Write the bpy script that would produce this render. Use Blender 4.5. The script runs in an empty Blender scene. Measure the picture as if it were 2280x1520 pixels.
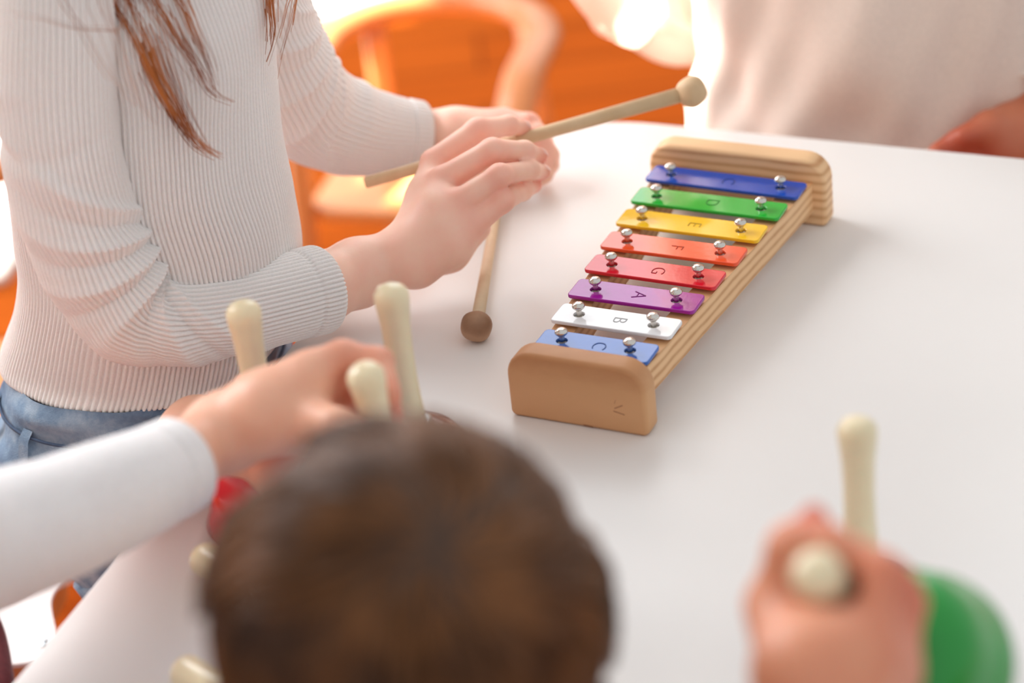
import bpy, math, random
import numpy as np
from mathutils import Matrix, Vector
from mathutils.geometry import tessellate_polygon

# ------------------------------------------------------------------ camera
SC = bpy.context.scene
COL = SC.collection
T = 0.58                      # table top above the floor
TH, RO, H = 0.5287, -0.1120, 0.745 + T
F = 85 / 36 * 2280
cam_d = bpy.data.cameras.new('camera')
cam = bpy.data.objects.new('camera', cam_d)
COL.objects.link(cam)
cam_d.lens = 85; cam_d.sensor_width = 36; cam_d.clip_start = 0.05; cam_d.clip_end = 60
cam.matrix_world = Matrix.Translation((0, 0, H)) @ Matrix.Rotation(math.pi / 2 - TH, 4, 'X') @ Matrix.Rotation(RO, 4, 'Z')
cam_d.dof.use_dof = True
cam_d.dof.focus_distance = 1.44
cam_d.dof.aperture_fstop = 3.6
SC.camera = cam
vs = SC.view_settings
vs.view_transform = 'Standard'; vs.look = 'None'; vs.gamma = 1; vs.use_curve_mapping = False
vs.exposure = 0.60

# ------------------------------------------------------------------ light
world = bpy.data.worlds.new('world'); SC.world = world
world.use_nodes = True
wn = world.node_tree; wn.nodes.clear()
wo = wn.nodes.new('ShaderNodeOutputWorld'); wb = wn.nodes.new('ShaderNodeBackground')
wb.inputs[0].default_value = (0.95, 0.98, 1.0, 1); wb.inputs[1].default_value = 0.50
wn.links.new(wb.outputs[0], wo.inputs[0])


def area(name, loc, target, sx, sy, energy, col):
    l = bpy.data.lights.new(name, 'AREA'); l.shape = 'RECTANGLE'; l.size = sx; l.size_y = sy
    l.energy = energy; l.color = col
    o = bpy.data.objects.new(name, l); COL.objects.link(o); o.location = loc
    o.rotation_euler = (Vector(target) - Vector(loc)).to_track_quat('-Z', 'Y').to_euler()
    return o


area('window_daylight', (-1.75, 2.6, 1.75), (0, 1.3, T), 2.0, 1.7, 66, (0.94, 0.97, 1.0))
area('back_window_daylight', (0.5, 4.6, 2.5), (0, 1.3, T), 3.4, 2.4, 44, (0.97, 0.985, 1.0))
sun_d = bpy.data.lights.new('sun', 'SUN'); sun_d.energy = 20; sun_d.angle = 0.009; sun_d.color = (1.0, 0.93, 0.84)
sun = bpy.data.objects.new('sun', sun_d); COL.objects.link(sun)
SUN_DIR = Vector((0.50, -0.10, -0.86)).normalized()
sun.rotation_euler = SUN_DIR.to_track_quat('-Z', 'Y').to_euler()


# ------------------------------------------------------------------ geometry of the view (used to take measurements off the photo)
def ray(u, v):
    du, dv = u - 1140, v - 760
    x = math.cos(RO) * du + math.sin(RO) * dv
    y = -math.sin(RO) * du + math.cos(RO) * dv
    return np.array([x / F, math.cos(TH) - (y / F) * math.sin(TH), -math.sin(TH) - (y / F) * math.cos(TH)])


def G(u, v, h):               # point seen at (u,v) at height h above the table top
    d = ray(u, v); z = (h + T - H) / d[2]
    return d * z + [0, 0, H]


def P(u, v, z):               # point seen at (u,v) at distance z from the lens
    return ray(u, v) * z + [0, 0, H]


def px(r, p):                 # size in metres of r pixels at point p
    z = p[1] * math.cos(TH) - (p[2] - H) * math.sin(TH)
    return r * z / F


def GR(u, v, h, r):
    p = G(u, v, h); return (p, px(r, p))


def PR(u, v, z, r):
    p = P(u, v, z); return (p, px(r, p))


# ------------------------------------------------------------------ materials
def srgb(c):
    return tuple((x / 255 / 12.92) if x / 255 <= 0.04045 else ((x / 255 + 0.055) / 1.055) ** 2.4 for x in c) + (1,)


def new_mat(name):
    m = bpy.data.materials.new(name); m.use_nodes = True
    nt = m.node_tree; b = nt.nodes['Principled BSDF']
    return m, nt, b


def node(nt, t, **kw):
    n = nt.nodes.new(t)
    for k, v in kw.items():
        if k in n.inputs: n.inputs[k].default_value = v
        else: setattr(n, k, v)
    return n


def coords(nt, scale=(1, 1, 1), rot=(0, 0, 0), kind='Object'):
    tc = nt.nodes.new('ShaderNodeTexCoord'); mp = nt.nodes.new('ShaderNodeMapping')
    mp.inputs['Scale'].default_value = scale; mp.inputs['Rotation'].default_value = rot
    nt.links.new(tc.outputs[kind], mp.inputs['Vector'])
    return mp.outputs[0]


def ramp(nt, fac, stops):
    r = nt.nodes.new('ShaderNodeValToRGB'); cr = r.color_ramp
    while len(cr.elements) > len(stops): cr.elements.remove(cr.elements[-1])
    while len(cr.elements) < len(stops): cr.elements.new(0.5)
    for e, (p, c) in zip(cr.elements, stops): e.position = p; e.color = c
    nt.links.new(fac, r.inputs[0]); return r.outputs[0]


def bump(nt, b, fac, strength, dist):
    bp = nt.nodes.new('ShaderNodeBump'); bp.inputs['Strength'].default_value = strength; bp.inputs['Distance'].default_value = dist
    nt.links.new(fac, bp.inputs['Height']); nt.links.new(bp.outputs[0], b.inputs['Normal'])


def plain(name, col, rough=0.5, metal=0.0, coat=0.0, nscale=60, nbump=0.0, var=0.04, spec=0.5, sss=0.0, sheen=0.0):
    m, nt, b = new_mat(name)
    n = node(nt, 'ShaderNodeTexNoise', Scale=nscale, Detail=4.0)
    nt.links.new(coords(nt), n.inputs['Vector'])
    c = srgb(col)
    lo = tuple(x * (1 - var) for x in c[:3]) + (1,); hi = tuple(min(1, x * (1 + var)) for x in c[:3]) + (1,)
    nt.links.new(ramp(nt, n.outputs['Fac'], [(0.3, lo), (0.7, hi)]), b.inputs['Base Color'])
    b.inputs['Roughness'].default_value = rough; b.inputs['Metallic'].default_value = metal
    b.inputs['Coat Weight'].default_value = coat; b.inputs['Coat Roughness'].default_value = 0.06
    b.inputs['Specular IOR Level'].default_value = spec
    b.inputs['Sheen Weight'].default_value = sheen
    if sss:
        b.inputs['Subsurface Weight'].default_value = sss
        b.inputs['Subsurface Radius'].default_value = (1.0, 0.5, 0.35); b.inputs['Subsurface Scale'].default_value = 0.006
    if nbump: bump(nt, b, n.outputs['Fac'], nbump, 0.001)
    return m


def wood(name, light, dark, scale=(3, 60, 60), rough=0.5, ring=6.0, dist=4.0, coat=0.0):
    m, nt, b = new_mat(name)
    v = coords(nt, scale)
    n1 = node(nt, 'ShaderNodeTexNoise', Scale=1.0, Detail=6.0, Roughness=0.6)
    nt.links.new(v, n1.inputs['Vector'])
    w = node(nt, 'ShaderNodeTexWave', Scale=ring, Distortion=dist, Detail=2.0)
    w.wave_type = 'BANDS'; w.bands_direction = 'Z'
    w.inputs['Detail Scale'].default_value = 0.6
    nt.links.new(coords(nt, (scale[0] / 30, scale[1] / 30, scale[2] / 30)), w.inputs['Vector'])
    mx = nt.nodes.new('ShaderNodeMix'); mx.data_type = 'FLOAT'; mx.inputs[0].default_value = 0.42
    nt.links.new(w.outputs['Fac'], mx.inputs[2]); nt.links.new(n1.outputs['Fac'], mx.inputs[3])
    c = ramp(nt, mx.outputs[0], [(0.12, srgb(dark)), (0.5, srgb(light)), (0.9, srgb(tuple(min(255, x + 10) for x in light)))])
    nt.links.new(c, b.inputs['Base Color'])
    b.inputs['Roughness'].default_value = rough; b.inputs['Coat Weight'].default_value = coat
    bump(nt, b, n1.outputs['Fac'], 0.25, 0.0006)
    return m


def skin_mat(name, base, red):
    m, nt, b = new_mat(name)
    at = nt.nodes.new('ShaderNodeAttribute'); at.attribute_name = 'blush'
    n = node(nt, 'ShaderNodeTexNoise', Scale=70.0, Detail=5.0)
    nt.links.new(coords(nt), n.inputs['Vector'])
    ma = nt.nodes.new('ShaderNodeMath'); ma.operation = 'MULTIPLY_ADD'; ma.inputs[1].default_value = 0.45; ma.use_clamp = True
    nt.links.new(n.outputs['Fac'], ma.inputs[0])
    sub = nt.nodes.new('ShaderNodeMath'); sub.operation = 'SUBTRACT'; sub.inputs[1].default_value = 0.18
    nt.links.new(at.outputs['Fac'], sub.inputs[0]); nt.links.new(sub.outputs[0], ma.inputs[2])
    nt.links.new(ramp(nt, ma.outputs[0], [(0.0, srgb(base)), (1.0, srgb(red))]), b.inputs['Base Color'])
    b.inputs['Roughness'].default_value = 0.48
    b.inputs['Subsurface Weight'].default_value = 0.35
    b.inputs['Subsurface Radius'].default_value = (1.0, 0.35, 0.2); b.inputs['Subsurface Scale'].default_value = 0.007
    n2 = node(nt, 'ShaderNodeTexNoise', Scale=900.0, Detail=3.0)
    nt.links.new(coords(nt), n2.inputs['Vector'])
    bump(nt, b, n2.outputs['Fac'], 0.18, 0.0004)
    return m


def hair_mat(name, a, b_, rough=0.35):
    m, nt, b = new_mat(name)
    n = node(nt, 'ShaderNodeTexNoise', Scale=25.0, Detail=3.0)
    nt.links.new(coords(nt), n.inputs['Vector'])
    nt.links.new(ramp(nt, n.outputs['Fac'], [(0.35, srgb(a)), (0.65, srgb(b_))]), b.inputs['Base Color'])
    b.inputs['Roughness'].default_value = rough; b.inputs['Specular IOR Level'].default_value = 0.35
    return m


def jeans_mat():
    m, nt, b = new_mat('blue_denim')
    n = node(nt, 'ShaderNodeTexNoise', Scale=28.0, Detail=8.0, Roughness=0.65)
    nt.links.new(coords(nt), n.inputs['Vector'])
    nt.links.new(ramp(nt, n.outputs['Fac'], [(0.3, srgb((74, 98, 128))), (0.5, srgb((120, 146, 172))), (0.72, srgb((176, 192, 206)))]), b.inputs['Base Color'])
    b.inputs['Roughness'].default_value = 0.9
    w = node(nt, 'ShaderNodeTexNoise', Scale=900.0, Detail=2.0)
    nt.links.new(coords(nt), w.inputs['Vector']); bump(nt, b, w.outputs['Fac'], 0.4, 0.0008)
    return m


def floor_mat():
    m, nt, b = new_mat('floor_boards')
    v = coords(nt, (1, 1, 1), (0, 0, 0.0))
    br = nt.nodes.new('ShaderNodeTexBrick')
    br.inputs['Scale'].default_value = 1.0; br.inputs['Brick Width'].default_value = 1.3; br.inputs['Row Height'].default_value = 0.12
    br.inputs['Mortar Size'].default_value = 0.0025
    br.inputs['Color1'].default_value = srgb((178, 84, 22)); br.inputs['Color2'].default_value = srgb((158, 68, 12)); br.inputs['Mortar'].default_value = srgb((92, 38, 10))
    nt.links.new(v, br.inputs['Vector'])
    n = node(nt, 'ShaderNodeTexNoise', Scale=1.0, Detail=7.0)
    nt.links.new(coords(nt, (2.5, 40, 1)), n.inputs['Vector'])
    mx = nt.nodes.new('ShaderNodeMix'); mx.data_type = 'RGBA'; mx.blend_type = 'OVERLAY'; mx.inputs[0].default_value = 0.45
    nt.links.new(br.outputs['Color'], mx.inputs[6]); nt.links.new(n.outputs['Fac'], mx.inputs[7])
    nt.links.new(mx.outputs[2], b.inputs['Base Color'])
    b.inputs['Roughness'].default_value = 0.7; b.inputs['Specular IOR Level'].default_value = 0.02
    return m


M = {}
M['table'] = plain('white_laminate', (236, 233, 230), rough=0.32, nscale=9, var=0.012)
M['table_edge'] = plain('white_edge', (226, 224, 220), rough=0.4)
M['floor'] = floor_mat()
M['wall'] = plain('white_plaster', (236, 228, 218), rough=0.9)
M['glass'] = plain('white_frame', (240, 240, 238), rough=0.5)
M['pine'] = wood('pine', (236, 192, 144), (206, 148, 98), scale=(4, 80, 100), ring=15, dist=2.5)
M['pine_dark'] = wood('aged_pine', (212, 160, 112), (186, 128, 82), scale=(6, 60, 60), ring=3, dist=5)  # darker, browner pine for the near end block
M['mallet'] = wood('beech', (236, 210, 176), (206, 172, 130), scale=(60, 60, 12), rough=0.6, ring=2, dist=5)
M['mallet_worn'] = wood('worn_beech', (176, 138, 108), (128, 92, 66), scale=(90, 90, 90), rough=0.55, ring=4, dist=8)
M['bent'] = wood('bentwood', (226, 150, 84), (190, 108, 50), scale=(14, 14, 14), ring=2, dist=3, coat=0.3)
M['nail'] = plain('polished_steel', (214, 208, 200), rough=0.14, metal=1.0, var=0.02)
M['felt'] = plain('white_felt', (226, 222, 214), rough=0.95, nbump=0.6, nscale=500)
M['sweater'] = plain('ribbed_cotton', (238, 233, 230), rough=0.92, nscale=700, nbump=0.35, var=0.03, sheen=0.12, sss=0.12)
M['white_shirt'] = plain('white_jersey', (238, 235, 235), rough=0.9, nscale=400, nbump=0.2, sheen=0.1, sss=0.1)
M['beige_shirt'] = plain('beige_linen', (234, 218, 206), rough=0.95, nscale=500, nbump=0.3, var=0.05)
M['cream_shirt'] = plain('cream_linen', (250, 242, 234), rough=0.95, nscale=500, nbump=0.3)
_nt = M['cream_shirt'].node_tree; _o = _nt.nodes['Material Output']; _b = _nt.nodes['Principled BSDF']
_t = _nt.nodes.new('ShaderNodeBsdfTranslucent'); _t.inputs[0].default_value = srgb((250, 236, 222)); _m = _nt.nodes.new('ShaderNodeMixShader'); _m.inputs[0].default_value = 0.45
_nt.links.new(_b.outputs[0], _m.inputs[1]); _nt.links.new(_t.outputs[0], _m.inputs[2]); _nt.links.new(_m.outputs[0], _o.inputs[0])
M['skin'] = skin_mat('fair_skin', (249, 202, 180), (230, 116, 92))
M['skin_warm'] = skin_mat('warm_skin', (238, 184, 156), (208, 104, 76))
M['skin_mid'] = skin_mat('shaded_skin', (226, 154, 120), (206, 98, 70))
M['skin_tan'] = skin_mat('tan_skin', (206, 124, 90), (190, 84, 56))
M['nail_skin'] = plain('fingernail', (240, 188, 176), rough=0.3, sss=0.2)
M['red_hair'] = hair_mat('auburn_hair', (132, 64, 22), (204, 120, 52), 0.35)
M['brown_hair'] = hair_mat('brown_hair', (58, 33, 15), (128, 82, 44), 0.5)
M['scalp'] = plain('brown_hair_base', (64, 40, 22), rough=0.6, nscale=30, var=0.3)
M['jeans'] = jeans_mat()
M['jeans_dark'] = plain('dark_denim_seam', (66, 84, 110), rough=0.9, nscale=300, var=0.15)
M['pink'] = plain('pink_embroidery', (232, 70, 110), rough=0.7)
M['cream'] = plain('cream_plastic', (236, 222, 186), rough=0.28, coat=0.2, sss=0.25)
M['red_bell'] = plain('red_enamel', (206, 32, 48), rough=0.2, coat=0.6)
M['dark_red_bell'] = plain('maroon_enamel', (128, 20, 38), rough=0.2, coat=0.6)
M['green_bell'] = plain('green_enamel', (2, 146, 44), rough=0.3, coat=0.25)
M['purple_bell'] = plain('purple_enamel', (78, 52, 92), rough=0.2, coat=0.6)
M['blue_bell'] = plain('blue_enamel', (30, 80, 170), rough=0.2, coat=0.6)
M['yellow_bell'] = plain('yellow_enamel', (240, 190, 40), rough=0.2, coat=0.6)
M['maroon'] = plain('maroon_velvet', (112, 42, 48), rough=0.8, nscale=300, nbump=0.5, var=0.15, sheen=0.3)
M['seat_white'] = plain('white_seat', (240, 234, 232), rough=0.45)
M['steel'] = plain('zinc_bolt', (170, 180, 184), rough=0.3, metal=0.9)
BAR = {'blue': (8, 74, 180), 'green': (34, 176, 52), 'yellow': (250, 196, 30), 'orange': (246, 88, 44), 'red': (222, 22, 44),
       'purple': (160, 18, 150), 'white': (238, 238, 240), 'sky': (40, 100, 190)}  # last blue is paler: a reflected wash of light is put into its colour
for k, c in BAR.items():
    M['bar_' + k] = plain(k + '_enamel_paint', c, rough=0.13, coat=0.3, nscale=220, nbump=0.10, var=0.02)
    M['let_' + k] = plain(k + '_stamped_paint', tuple(int(x * 0.72) for x in c), rough=0.5, spec=0.2)


# ------------------------------------------------------------------ object helpers
def flat_caps(o, axis):
    a = Vector(axis)
    for p in o.data.polygons:
        if abs(p.normal.dot(a)) > 0.9995: p.use_smooth = False
    return o


def worldloc(o):
    l = Vector((0, 0, 0))
    while o is not None:
        l += o.location; o = o.parent
    return np.array(l)


def mesh(name, verts, faces, mat, parent=None, smooth=True, origin=None, attr=None):
    """verts are in world coordinates; they are stored relative to the object's origin"""
    verts = np.asarray(verts, dtype=np.float64)
    pl = worldloc(parent) if parent is not None else np.zeros(3)
    og = pl if origin is None else np.asarray(origin, float)
    me = bpy.data.meshes.new(name)
    v = verts - og
    if isinstance(faces, np.ndarray):
        n, k = faces.shape
        me.vertices.add(len(v)); me.vertices.foreach_set('co', v.astype(np.float32).ravel())
        me.loops.add(n * k); me.loops.foreach_set('vertex_index', faces.astype(np.int32).ravel())
        me.polygons.add(n); me.polygons.foreach_set('loop_start', np.arange(0, n * k, k, dtype=np.int32))
        me.update(calc_edges=True)
    else:
        me.from_pydata([tuple(x) for x in v], [], [tuple(int(i) for i in f) for f in faces])
    me.polygons.foreach_set('use_smooth', np.full(len(me.polygons), smooth))
    if attr is not None:
        a = me.attributes.new('blush', 'FLOAT', 'POINT'); a.data.foreach_set('value', np.asarray(attr, np.float32))
    me.materials.append(mat)
    me.validate()
    o = bpy.data.objects.new(name, me); COL.objects.link(o)
    if parent is not None:
        o.parent = parent; o.location = Vector(og - pl)
    else:
        o.location = Vector(og)
    return o


def thing(name, label, cat, loc=(0, 0, 0), group=None):
    o = bpy.data.objects.new(name, None); COL.objects.link(o); o.location = Vector(loc); o.empty_display_size = 0.02
    return tag(o, label, cat, group)


def tag(o, label, cat, group=None):
    o['label'] = label; o['category'] = cat
    if group: o['group'] = group
    return o


def struct(o):
    o['kind'] = 'structure'; return o


class MB:
    def __init__(s): s.v = []; s.f = []; s.n = 0
    def add(s, v, f):
        v = np.asarray(v, float); s.v.append(v); s.f += [tuple(i + s.n for i in q) for q in f]; s.n += len(v); return s
    def build(s, name, mat, parent=None, smooth=True, origin=None):
        return mesh(name, np.concatenate(s.v), s.f, mat, parent, smooth, origin)


def grid_faces(m, n, closed=True):
    i = np.arange(m - 1)[:, None]; j = np.arange(n if closed else n - 1)[None, :]
    a = i * n + j; b = i * n + (j + 1) % n; c = (i + 1) * n + (j + 1) % n; d = (i + 1) * n + j
    return np.stack([a, b, c, d], -1).reshape(-1, 4)


def catmull(pts, m):
    p = np.asarray(pts, float); p = np.vstack([2 * p[0] - p[1], p, 2 * p[-1] - p[-2]])
    t = np.linspace(0, len(p) - 3 - 1e-9, m); i = t.astype(int); u = (t - i)[:, None]
    a, b, c, d = p[i], p[i + 1], p[i + 2], p[i + 3]
    return 0.5 * ((2 * b) + (c - a) * u + (2 * a - 5 * b + 4 * c - d) * u ** 2 + (3 * b - a - 3 * c + d) * u ** 3)


def frames(path, up=(0, 0, 1)):
    t = np.gradient(path, axis=0); t /= np.linalg.norm(t, axis=1)[:, None]
    n = np.cross(np.cross(t[0], up), t[0]); n /= np.linalg.norm(n)
    N = [n]
    for k in range(1, len(path)):
        n = N[-1] - t[k] * (N[-1] @ t[k]); N.append(n / np.linalg.norm(n))
    N = np.array(N); B = np.cross(t, N)
    return t, N, B


def tube(pts, rad, seg=10, m=None, cap=True, flat=None, up=(0, 0, 1)):
    """tube along pts (catmull-sampled to m rows); flat = (a, b) scales of the two section axes"""
    pr = np.column_stack([np.asarray(pts, float), np.broadcast_to(np.asarray(rad, float), (len(pts),))])
    if m: pr = catmull(pr, m)
    path, r = pr[:, :3], pr[:, 3]
    t, N, B = frames(path, up)
    a = np.linspace(0, 2 * np.pi, seg, endpoint=False)
    fa, fb = flat if flat else (1, 1)
    v = path[:, None, :] + r[:, None, None] * (fa * np.cos(a)[None, :, None] * N[:, None, :] + fb * np.sin(a)[None, :, None] * B[:, None, :])
    M_ = len(path); v = v.reshape(-1, 3); f = [tuple(q) for q in grid_faces(M_, seg)]
    if cap:
        v = np.vstack([v, path[0], path[-1]]); k = M_ * seg
        f += [(k, (j + 1) % seg, j) for j in range(seg)] + [(k + 1, (M_ - 1) * seg + j, (M_ - 1) * seg + (j + 1) % seg) for j in range(seg)]
    return v, f


def lathe(base, axis, prof, seg=40, capends=True):
    """prof: list of (r, s) along axis from base"""
    axis = np.asarray(axis, float); axis = axis / np.linalg.norm(axis)
    h = np.array([1, 0, 0]) if abs(axis[0]) < 0.9 else np.array([0, 1, 0])
    u = np.cross(axis, h); u /= np.linalg.norm(u); w = np.cross(axis, u)
    a = np.linspace(0, 2 * np.pi, seg, endpoint=False)
    pr = np.asarray(prof, float)
    v = np.asarray(base)[None, None, :] + pr[:, 1][:, None, None] * axis + pr[:, 0][:, None, None] * (np.cos(a)[None, :, None] * u + np.sin(a)[None, :, None] * w)
    v = v.reshape(-1, 3); f = [tuple(q) for q in grid_faces(len(pr), seg)]
    if capends:
        f.append(tuple(range(seg))[::-1]); f.append(tuple((len(pr) - 1) * seg + j for j in range(seg)))
    return v, f


def rounded(w, d, r, n=6):
    """rounded rectangle outline, centred, ccw; r = radius or four radii (++,-+,--,+-)"""
    rr = (r,) * 4 if np.isscalar(r) else r
    out = []
    for (sx, sy, a0), q in zip(((1, 1, 0), (-1, 1, 90), (-1, -1, 180), (1, -1, 270)), rr):
        cx, cy = sx * (w / 2 - q), sy * (d / 2 - q)
        for k in range(n + 1):
            a = math.radians(a0 + 90 * k / n); out.append((cx + q * math.cos(a), cy + q * math.sin(a)))
    return out


def slab(w, d, z0, z1, r, bev, holes=(), n=6, nb=3):
    """plate with rounded outline, rounded top and bottom edges and optional round holes (cx, cy, r); local coordinates"""
    lay = []
    for k in range(nb + 1):
        a = math.pi / 2 * k / nb; lay.append((bev * (1 - math.sin(a)), z0 + bev * (1 - math.cos(a))))
    for k in range(nb + 1):
        a = math.pi / 2 * k / nb; lay.append((bev * (1 - math.cos(a)), z1 - bev * (1 - math.sin(a))))
    V = []; 
    for ins, z in lay:
        rr = max(r - ins, 1e-4) if np.isscalar(r) else tuple(max(q - ins, 1e-4) for q in r)
        V += [(x, y, z) for x, y in rounded(w - 2 * ins, d - 2 * ins, rr, n)]
    s = len(V) // len(lay)
    Fc = [tuple(q) for q in grid_faces(len(lay), s)]
    hseg = 16; hl = []
    for (cx, cy, hr) in holes:
        k0 = len(V)
        for z in (z0, z1):
            V += [(cx + hr * math.cos(2 * math.pi * j / hseg), cy + hr * math.sin(2 * math.pi * j / hseg), z) for j in range(hseg)]
        hl.append(k0)
        Fc += [(k0 + (j + 1) % hseg, k0 + j, k0 + hseg + j, k0 + hseg + (j + 1) % hseg) for j in range(hseg)]
    for top in (0, 1):
        base = (len(lay) - 1) * s if top else 0
        loops = [[base + j for j in range(s)]] + [[k0 + top * hseg + j for j in range(hseg)] for k0 in hl]
        flat = [i for L in loops for i in L]
        tris = tessellate_polygon([[Vector((V[i][0], V[i][1], 0)) for i in L] for L in loops])
        for t in tris:
            a, b, c = (flat[i] for i in t)
            ar = (V[b][0] - V[a][0]) * (V[c][1] - V[a][1]) - (V[b][1] - V[a][1]) * (V[c][0] - V[a][0])
            Fc.append((a, b, c) if (ar > 0) == bool(top) else (a, c, b))
    return np.array(V), Fc


# ------------------------------------------------------------------ organic surfaces: smooth union of tapered limbs, polygonised
def sd_cone(X, a, ra, b, rb):
    ab = b - a; L = ab @ ab
    t = np.clip(((X - a) @ ab) / (L + 1e-12), 0, 1)
    d = X - a - t[..., None] * ab
    return np.sqrt((d * d).sum(-1)) - (ra + (rb - ra) * t)


def sd_ell(X, c, R, ax=None):
    q = X - c
    if ax is not None: q = q @ np.asarray(ax).T
    R = np.asarray(R); k0 = np.sqrt(((q / R) ** 2).sum(-1)); k1 = np.sqrt(((q / R ** 2) ** 2).sum(-1)) + 1e-9
    return k0 * (k0 - 1) / k1


def smin(a, b, k):
    h = np.clip(0.5 + 0.5 * (b - a) / k, 0, 1)
    return b + (a - b) * h - k * h * (1 - h)


def chain(pts, k=0.003):
    return ('chain', [(np.asarray(p, float), r) for p, r in pts], k)


def surf(groups, h, ks=0.004, pad=0.012):
    """groups: list of (item, k) ; item = chain | ('ell', c, R, axes)"""
    lo = np.full(3, 1e9); hi = -lo
    for it, k in groups:
        for p, r in (it[1] if it[0] == 'chain' else [(np.asarray(it[1]), max(it[2]))]):
            lo = np.minimum(lo, p - r); hi = np.maximum(hi, p + r)
    lo -= pad; hi += pad
    n = np.ceil((hi - lo) / h).astype(int) + 1
    ax = [lo[i] + h * np.arange(n[i]) for i in range(3)]
    Fd = np.full(n, 1.0)
    for it, k in groups:
        if it[0] == 'chain':
            pl = np.min([p - r for p, r in it[1]], 0) - k * 2 - pad; ph = np.max([p + r for p, r in it[1]], 0) + k * 2 + pad
        else:
            R = max(it[2]); pl = np.asarray(it[1]) - R - 2 * k - pad; ph = np.asarray(it[1]) + R + 2 * k + pad
        i0 = np.maximum(((pl - lo) / h).astype(int), 0); i1 = np.minimum(((ph - lo) / h).astype(int) + 2, n)
        sl = tuple(slice(a, b) for a, b in zip(i0, i1))
        X = np.stack(np.meshgrid(*[ax[i][sl[i]] for i in range(3)], indexing='ij'), -1)
        if it[0] == 'chain':
            d = None; pts = it[1]
            for (a, ra), (b, rb) in zip(pts[:-1], pts[1:]):
                e = sd_cone(X, a, ra, b, rb); d = e if d is None else smin(d, e, it[2])
        else:
            d = sd_ell(X, np.asarray(it[1]), it[2], it[3] if len(it) > 3 else None)
        Fd[sl] = smin(Fd[sl], d, k)
    return surfnet(Fd, lo, h)


def surfnet(Fd, lo, h):
    s = Fd < 0
    n = np.array(Fd.shape)
    c = np.zeros(n - 1, int)
    for dx in (0, 1):
        for dy in (0, 1):
            for dz in (0, 1):
                c += s[dx:n[0] - 1 + dx, dy:n[1] - 1 + dy, dz:n[2] - 1 + dz]
    act = np.argwhere((c > 0) & (c < 8))
    idx = -np.ones(n - 1, int); idx[tuple(act.T)] = np.arange(len(act))
    acc = np.zeros((len(act), 3)); cnt = np.zeros(len(act))
    cor = [(x, y, z) for x in (0, 1) for y in (0, 1) for z in (0, 1)]
    for a in cor:
        for b in cor:
            if a < b and sum(abs(p - q) for p, q in zip(a, b)) == 1:
                fa = Fd[tuple((act + a).T)]; fb = Fd[tuple((act + b).T)]
                m = (fa < 0) != (fb < 0); t = np.where(m, fa / (fa - fb + 1e-20), 0)
                acc[m] += (np.array(a) + t[:, None] * (np.array(b) - np.array(a)))[m]; cnt[m] += 1
    V = (act + acc / cnt[:, None]) * h + lo
    Q = []
    for ax_ in range(3):
        o = [0, 0, 0]; o[ax_] = 1
        A = s[:n[0] - o[0], :n[1] - o[1], :n[2] - o[2]]; B = s[o[0]:, o[1]:, o[2]:]
        e = np.argwhere(A != B)
        u, w = (ax_ + 1) % 3, (ax_ + 2) % 3
        e = e[(e[:, u] > 0) & (e[:, w] > 0) & (e[:, u] < n[u] - 1) & (e[:, w] < n[w] - 1)]
        du = np.zeros(3, int); du[u] = 1; dw = np.zeros(3, int); dw[w] = 1
        q = np.stack([idx[tuple((e - du - dw).T)], idx[tuple((e - dw).T)], idx[tuple(e.T)], idx[tuple((e - du).T)]], 1)
        sg = A[tuple(e.T)]
        q[~sg] = q[~sg][:, ::-1]
        Q.append(q)
    Q = np.concatenate(Q)
    # light smoothing
    for _ in range(2):
        S = np.zeros_like(V); C_ = np.zeros(len(V))
        for a, b in ((0, 1), (1, 2), (2, 3), (3, 0)):
            np.add.at(S, Q[:, a], V[Q[:, b]]); np.add.at(S, Q[:, b], V[Q[:, a]]); np.add.at(C_, Q[:, a], 1); np.add.at(C_, Q[:, b], 1)
        V = V * 0.5 + 0.5 * S / C_[:, None]
    return V, Q


def join(parts):
    vs_, fs, at, k = [], [], [], 0
    for v, f, a in parts:
        vs_.append(v); fs.append(f + k); at.append(a); k += len(v)
    return np.concatenate(vs_), np.concatenate(fs), np.concatenate(at)


def blush(V, spots):
    b = np.zeros(len(V))
    for p, r, s in spots:
        b += s * np.exp(-((V - p) ** 2).sum(1) / r ** 2)
    return np.clip(b, 0, 1)


# ------------------------------------------------------------------ table, floor, wall
AX = np.array([0.40, 0.9165, 0]); BX = np.array([0.9165, -0.40, 0])     # table axes: along the left edge, across
YAWT = math.atan2(-0.40, 0.9165)


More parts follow.
